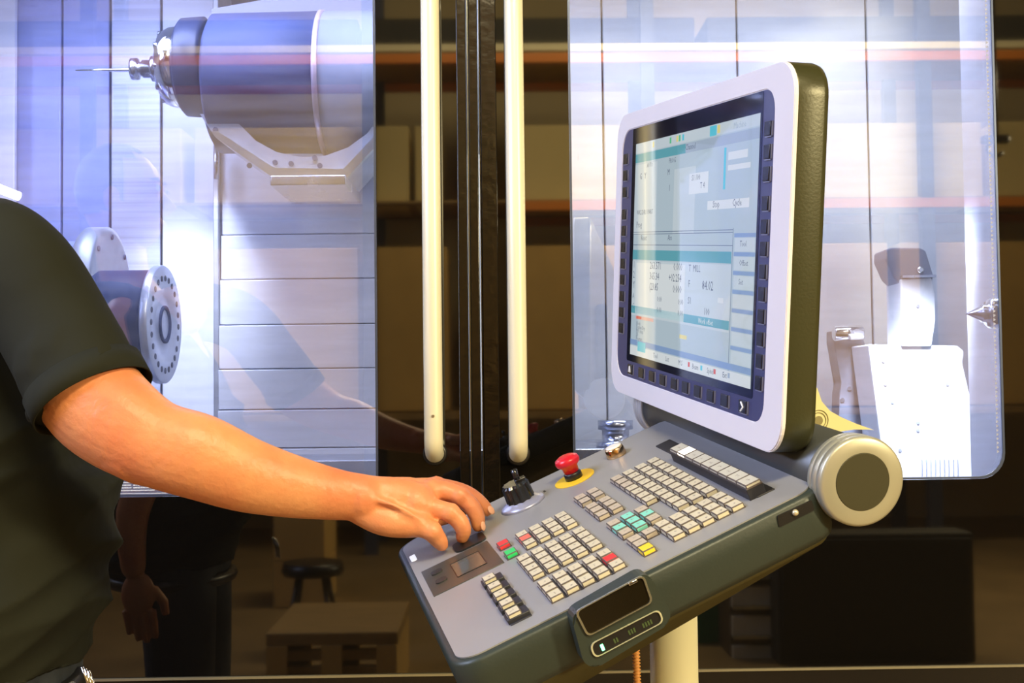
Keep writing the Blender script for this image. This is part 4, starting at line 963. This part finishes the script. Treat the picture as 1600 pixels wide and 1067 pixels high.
ORD = ['second-from-left ', 'third-from-left ', 'fourth-from-left ', 'fifth-from-left ', 'rightmost ', 'leftmost ', 'leftmost ', 'middle ', 'rightmost ', 'leftmost ', 'second ', 'third ', 'fourth ', 'fifth ', 'rightmost ']
def load(px0, px1, pyt, pyb, m, name, label, cat, group, dy=0.0, dep=0.6):
    x0, x1 = sorted((mx(px0, VD), mx(px1, VD))); zt_, zb_ = mz(pyt), mz(pyb)
    t = MB(); t.box((-(x1-x0)/2, -dep/2, 0), ((x1-x0)/2, dep/2, zt_ - zb_), bevel=0.01)
    o_ = t.build(name, m, None, RF @ Matrix.Translation(((x0 + x1)/2, -0.4 + dy, zb_))); tag(o_, label, cat, group); load.k = getattr(load, 'k', 0) + 1; o_['label'] = ORD[load.k - 1] + label; return o_
cov = mat('cream_cover', (0.85, 0.68, 0.30), 0.7, var=0.08, vscale=2)
for a_, c_ in ((300, 640), (650, 690), (800, 1180), (1195, 1560), (1580, 1800), (-50, 280)):
    load(a_, c_, 190, 316, cov, 'covered_load', 'cream covered load on the rack deck, mirrored above the lower orange beam', 'load', 'cream covered loads on the rack')
for a_, c_ in ((-50, 560), (580, 1100), (1120, 1800)):
    load(a_, c_, 20, 84, darkload, 'dark_crate', 'dark crate on the top rack deck, mirrored above the upper beam', 'crate', 'dark crates on the top deck')
for a_, c_ in ((300, 560), (575, 700), (812, 905), (915, 1200), (1210, 1400), (1420, 1700)):
    load(a_, c_, 382, 640, card_m, 'cardboard_box', 'tall brown cardboard box under the rack, mirrored in the doors', 'box', 'tall cardboard boxes under the rack', dep=0.7)
mb = MB(); mb.box((rx0, -1.2, mz(640) - 0.06), (rx1, 0.05, mz(640) - 0.01)); o_ = mb.build('shelf_board', wood_m, rack)
# light crane rail under the upper beam
mb = MB(); mb.box((rx0, 0.5, mz(110)), (rx1, 0.56, mz(100))); mb.build('crane_rail', mat('rail_cream', (0.9, 0.8, 0.5), 0.5), rack)
# nearer things low in the mirror
def near(px, vd): p = mir(px, 900, vd); return p
def placed(name, label, cat, px0, px1, pyt, vd, group=None):
    f_ = back_frame(vd); x0, x1 = sorted((mx(px0, vd), mx(px1, vd))); h = mir((px0 + px1)/2, pyt, vd).z
    return thing(name, label, cat, basis=f_ @ Matrix.Translation(((x0 + x1)/2, -0.3, 0)), group=group), (x1 - x0)/2, h
t, hw, h = placed('tool_cabinet', 'big black cabinet mirrored low in the right door, right of the cream post', 'cabinet', 1210, 1520, 835, 5.3)
mb = MB(); mb.box((-hw, 0.1, 0), (hw, 0.3, h), bevel=0.01); mb.build('cabinet_body', darkload, t)
mb = MB(); mb.box((-hw*0.96, 0.3, 0.05), (hw*0.96, 0.315, h*0.96), bevel=0.004); mb.build('door', mat('cab_door', (0.018, 0.016, 0.013), 0.5), t)
t, hw, h = placed('drawer_cabinet', 'narrow grey drawer cabinet mirrored beside the black cabinet', 'cabinet', 1136, 1204, 860, 5.45)
mb = MB(); mb.box((-hw, -0.3, 0), (hw, 0.28, h), bevel=0.006); mb.build('cabinet_body', mat('cab_brown', (0.09, 0.06, 0.03), 0.6), t)
for k in range(5):
    z1 = h - 0.03 - k*0.135
    mb = MB(); mb.box((-hw*0.94, 0.28, z1 - 0.095), (hw*0.94, 0.31, z1), bevel=0.003); d_ = mb.build('drawer', grey_cab, t)
    mb = MB(); mb.box((-hw*0.94, 0.31, z1 - 0.10), (hw*0.94, 0.335, z1 - 0.085)); mb.build('drawer_pull', alu, d_)
t, hw, h = placed('waste_bin', 'green bin mirrored left of the drawer cabinet', 'bin', 1092, 1134, 925, 5.6)
mb = MB(); mb.box((-hw, -0.15, 0), (hw, 0.15, h), bevel=0.01); mb.build('bin_body', green_m, t); mb = MB(); mb.box((-hw - 0.01, -0.16, h - 0.03), (hw + 0.01, 0.16, h), bevel=0.005); mb.build('rim', mat('green_dark', (0.01, 0.09, 0.04), 0.5), t)
t, hw, h = placed('wooden_crate', 'planked wooden crate mirrored low between the operator and the keypad', 'crate', 425, 612, 985, 4.75)
for k in range(3):
    for sgn in (0.3, -0.3):
        mb = MB(); mb.box((-hw, sgn - 0.012, 0.05 + k*(h - 0.1)/3), (hw, sgn + 0.012, 0.02 + (k + 1)*(h - 0.1)/3 + 0.01), bevel=0.003); mb.build('plank', wood_m, t)
mb = MB(); mb.box((-hw - 0.02, -0.33, h - 0.05), (hw + 0.02, 0.33, h), bevel=0.004); mb.build('lid', wood_m, t)
for sx in (-1, 0, 1):
    mb = MB(); mb.box((sx*hw*0.9 - 0.04, -0.34, 0), (sx*hw*0.9 + 0.04, 0.34, h - 0.05)); mb.build('post', card_m, t)
t, hw, h = placed('carton_stack', 'two stacked yellow-brown cartons mirrored above the wooden crate', 'box', 425, 505, 805, 6.8)
for k in range(2):
    mb = MB(); mb.box((-hw, -0.25, h*0.5*k + 0.003), (hw, 0.25, h*0.5*(k + 1)), bevel=0.006); mb.build('carton', card_m, t)
t, hw, h = placed('stool', 'black round stool mirrored in the left door below the forearm', 'stool', 425, 520, 892, 5.4)
mb = MB(); mb.lathe([(hw, h - 0.06), (hw + 0.01, h - 0.04), (hw, h)], ID, n=32); mb.build('seat', blk, t)
for k in range(4):
    a_ = PI/4 + PI/2*k; mb = MB(); mb.tube([(hw*0.6*math.cos(a_), hw*0.6*math.sin(a_), h - 0.05), (hw*1.2*math.cos(a_), hw*1.2*math.sin(a_), 0)], 0.012, n=8); mb.build('leg', blk, t)
t = thing('crane_hook', 'dark crane hook hanging on a bar, mirrored at the upper right edge', 'hook', basis=back_frame(7.0))
hx0 = mx(1572, 7.0); z0_, z1_ = mir(1570, 216, 7.0).z, mir(1570, -60, 7.0).z
mb = MB(); mb.tube([(hx0, 0, z0_), (hx0, 0, z1_)], 0.018, n=10); mb.build('bar', blk, t)
mb = MB(); mb.box((hx0 - 0.08, -0.03, z0_ - 0.02), (hx0 + 0.08, 0.03, z0_ + 0.03), bevel=0.012); mb.build('crosshead', blk, t)
mb = MB(); mb.tube([(hx0 + 0.045*math.cos(a_), 0, z0_ - 0.05 + 0.045*math.sin(a_)) for a_ in [1.5 + 0.42*k for k in range(11)]], 0.012, n=8); mb.build('hook', blk, t)
# ceiling lamps
for k, (x, y) in enumerate(((-2.5, -3.2), (0.6, -3.2), (3.8, -3.2), (0.6, -1.6), (-2.5, 0.4), (3.8, 0.4))):
    t = thing('ceiling_lamp', ['rear left', 'rear middle', 'rear right', 'middle', 'front left', 'front right'][k] + ' fluorescent ceiling lamp of the hall, above and behind the camera', 'lamp', (x, y, 5.4))
    mb = MB(); mb.box((-0.75, -0.12, 0.0), (0.75, 0.12, 0.06), bevel=0.01); mb.build('lamp_housing', alu, t)
    for sy in (-0.05, 0.05):
        mb = MB(); mb.tube([(-0.7, sy, -0.02), (0.7, sy, -0.02)], 0.018, n=10); mb.build('tube', lamp_m, t)
    for sx in (-0.6, 0.6):
        mb = MB(); mb.tube([(sx, 0, 0.06), (sx, 0, 0.6)], 0.006, n=6); mb.build('hanger', alu, t)
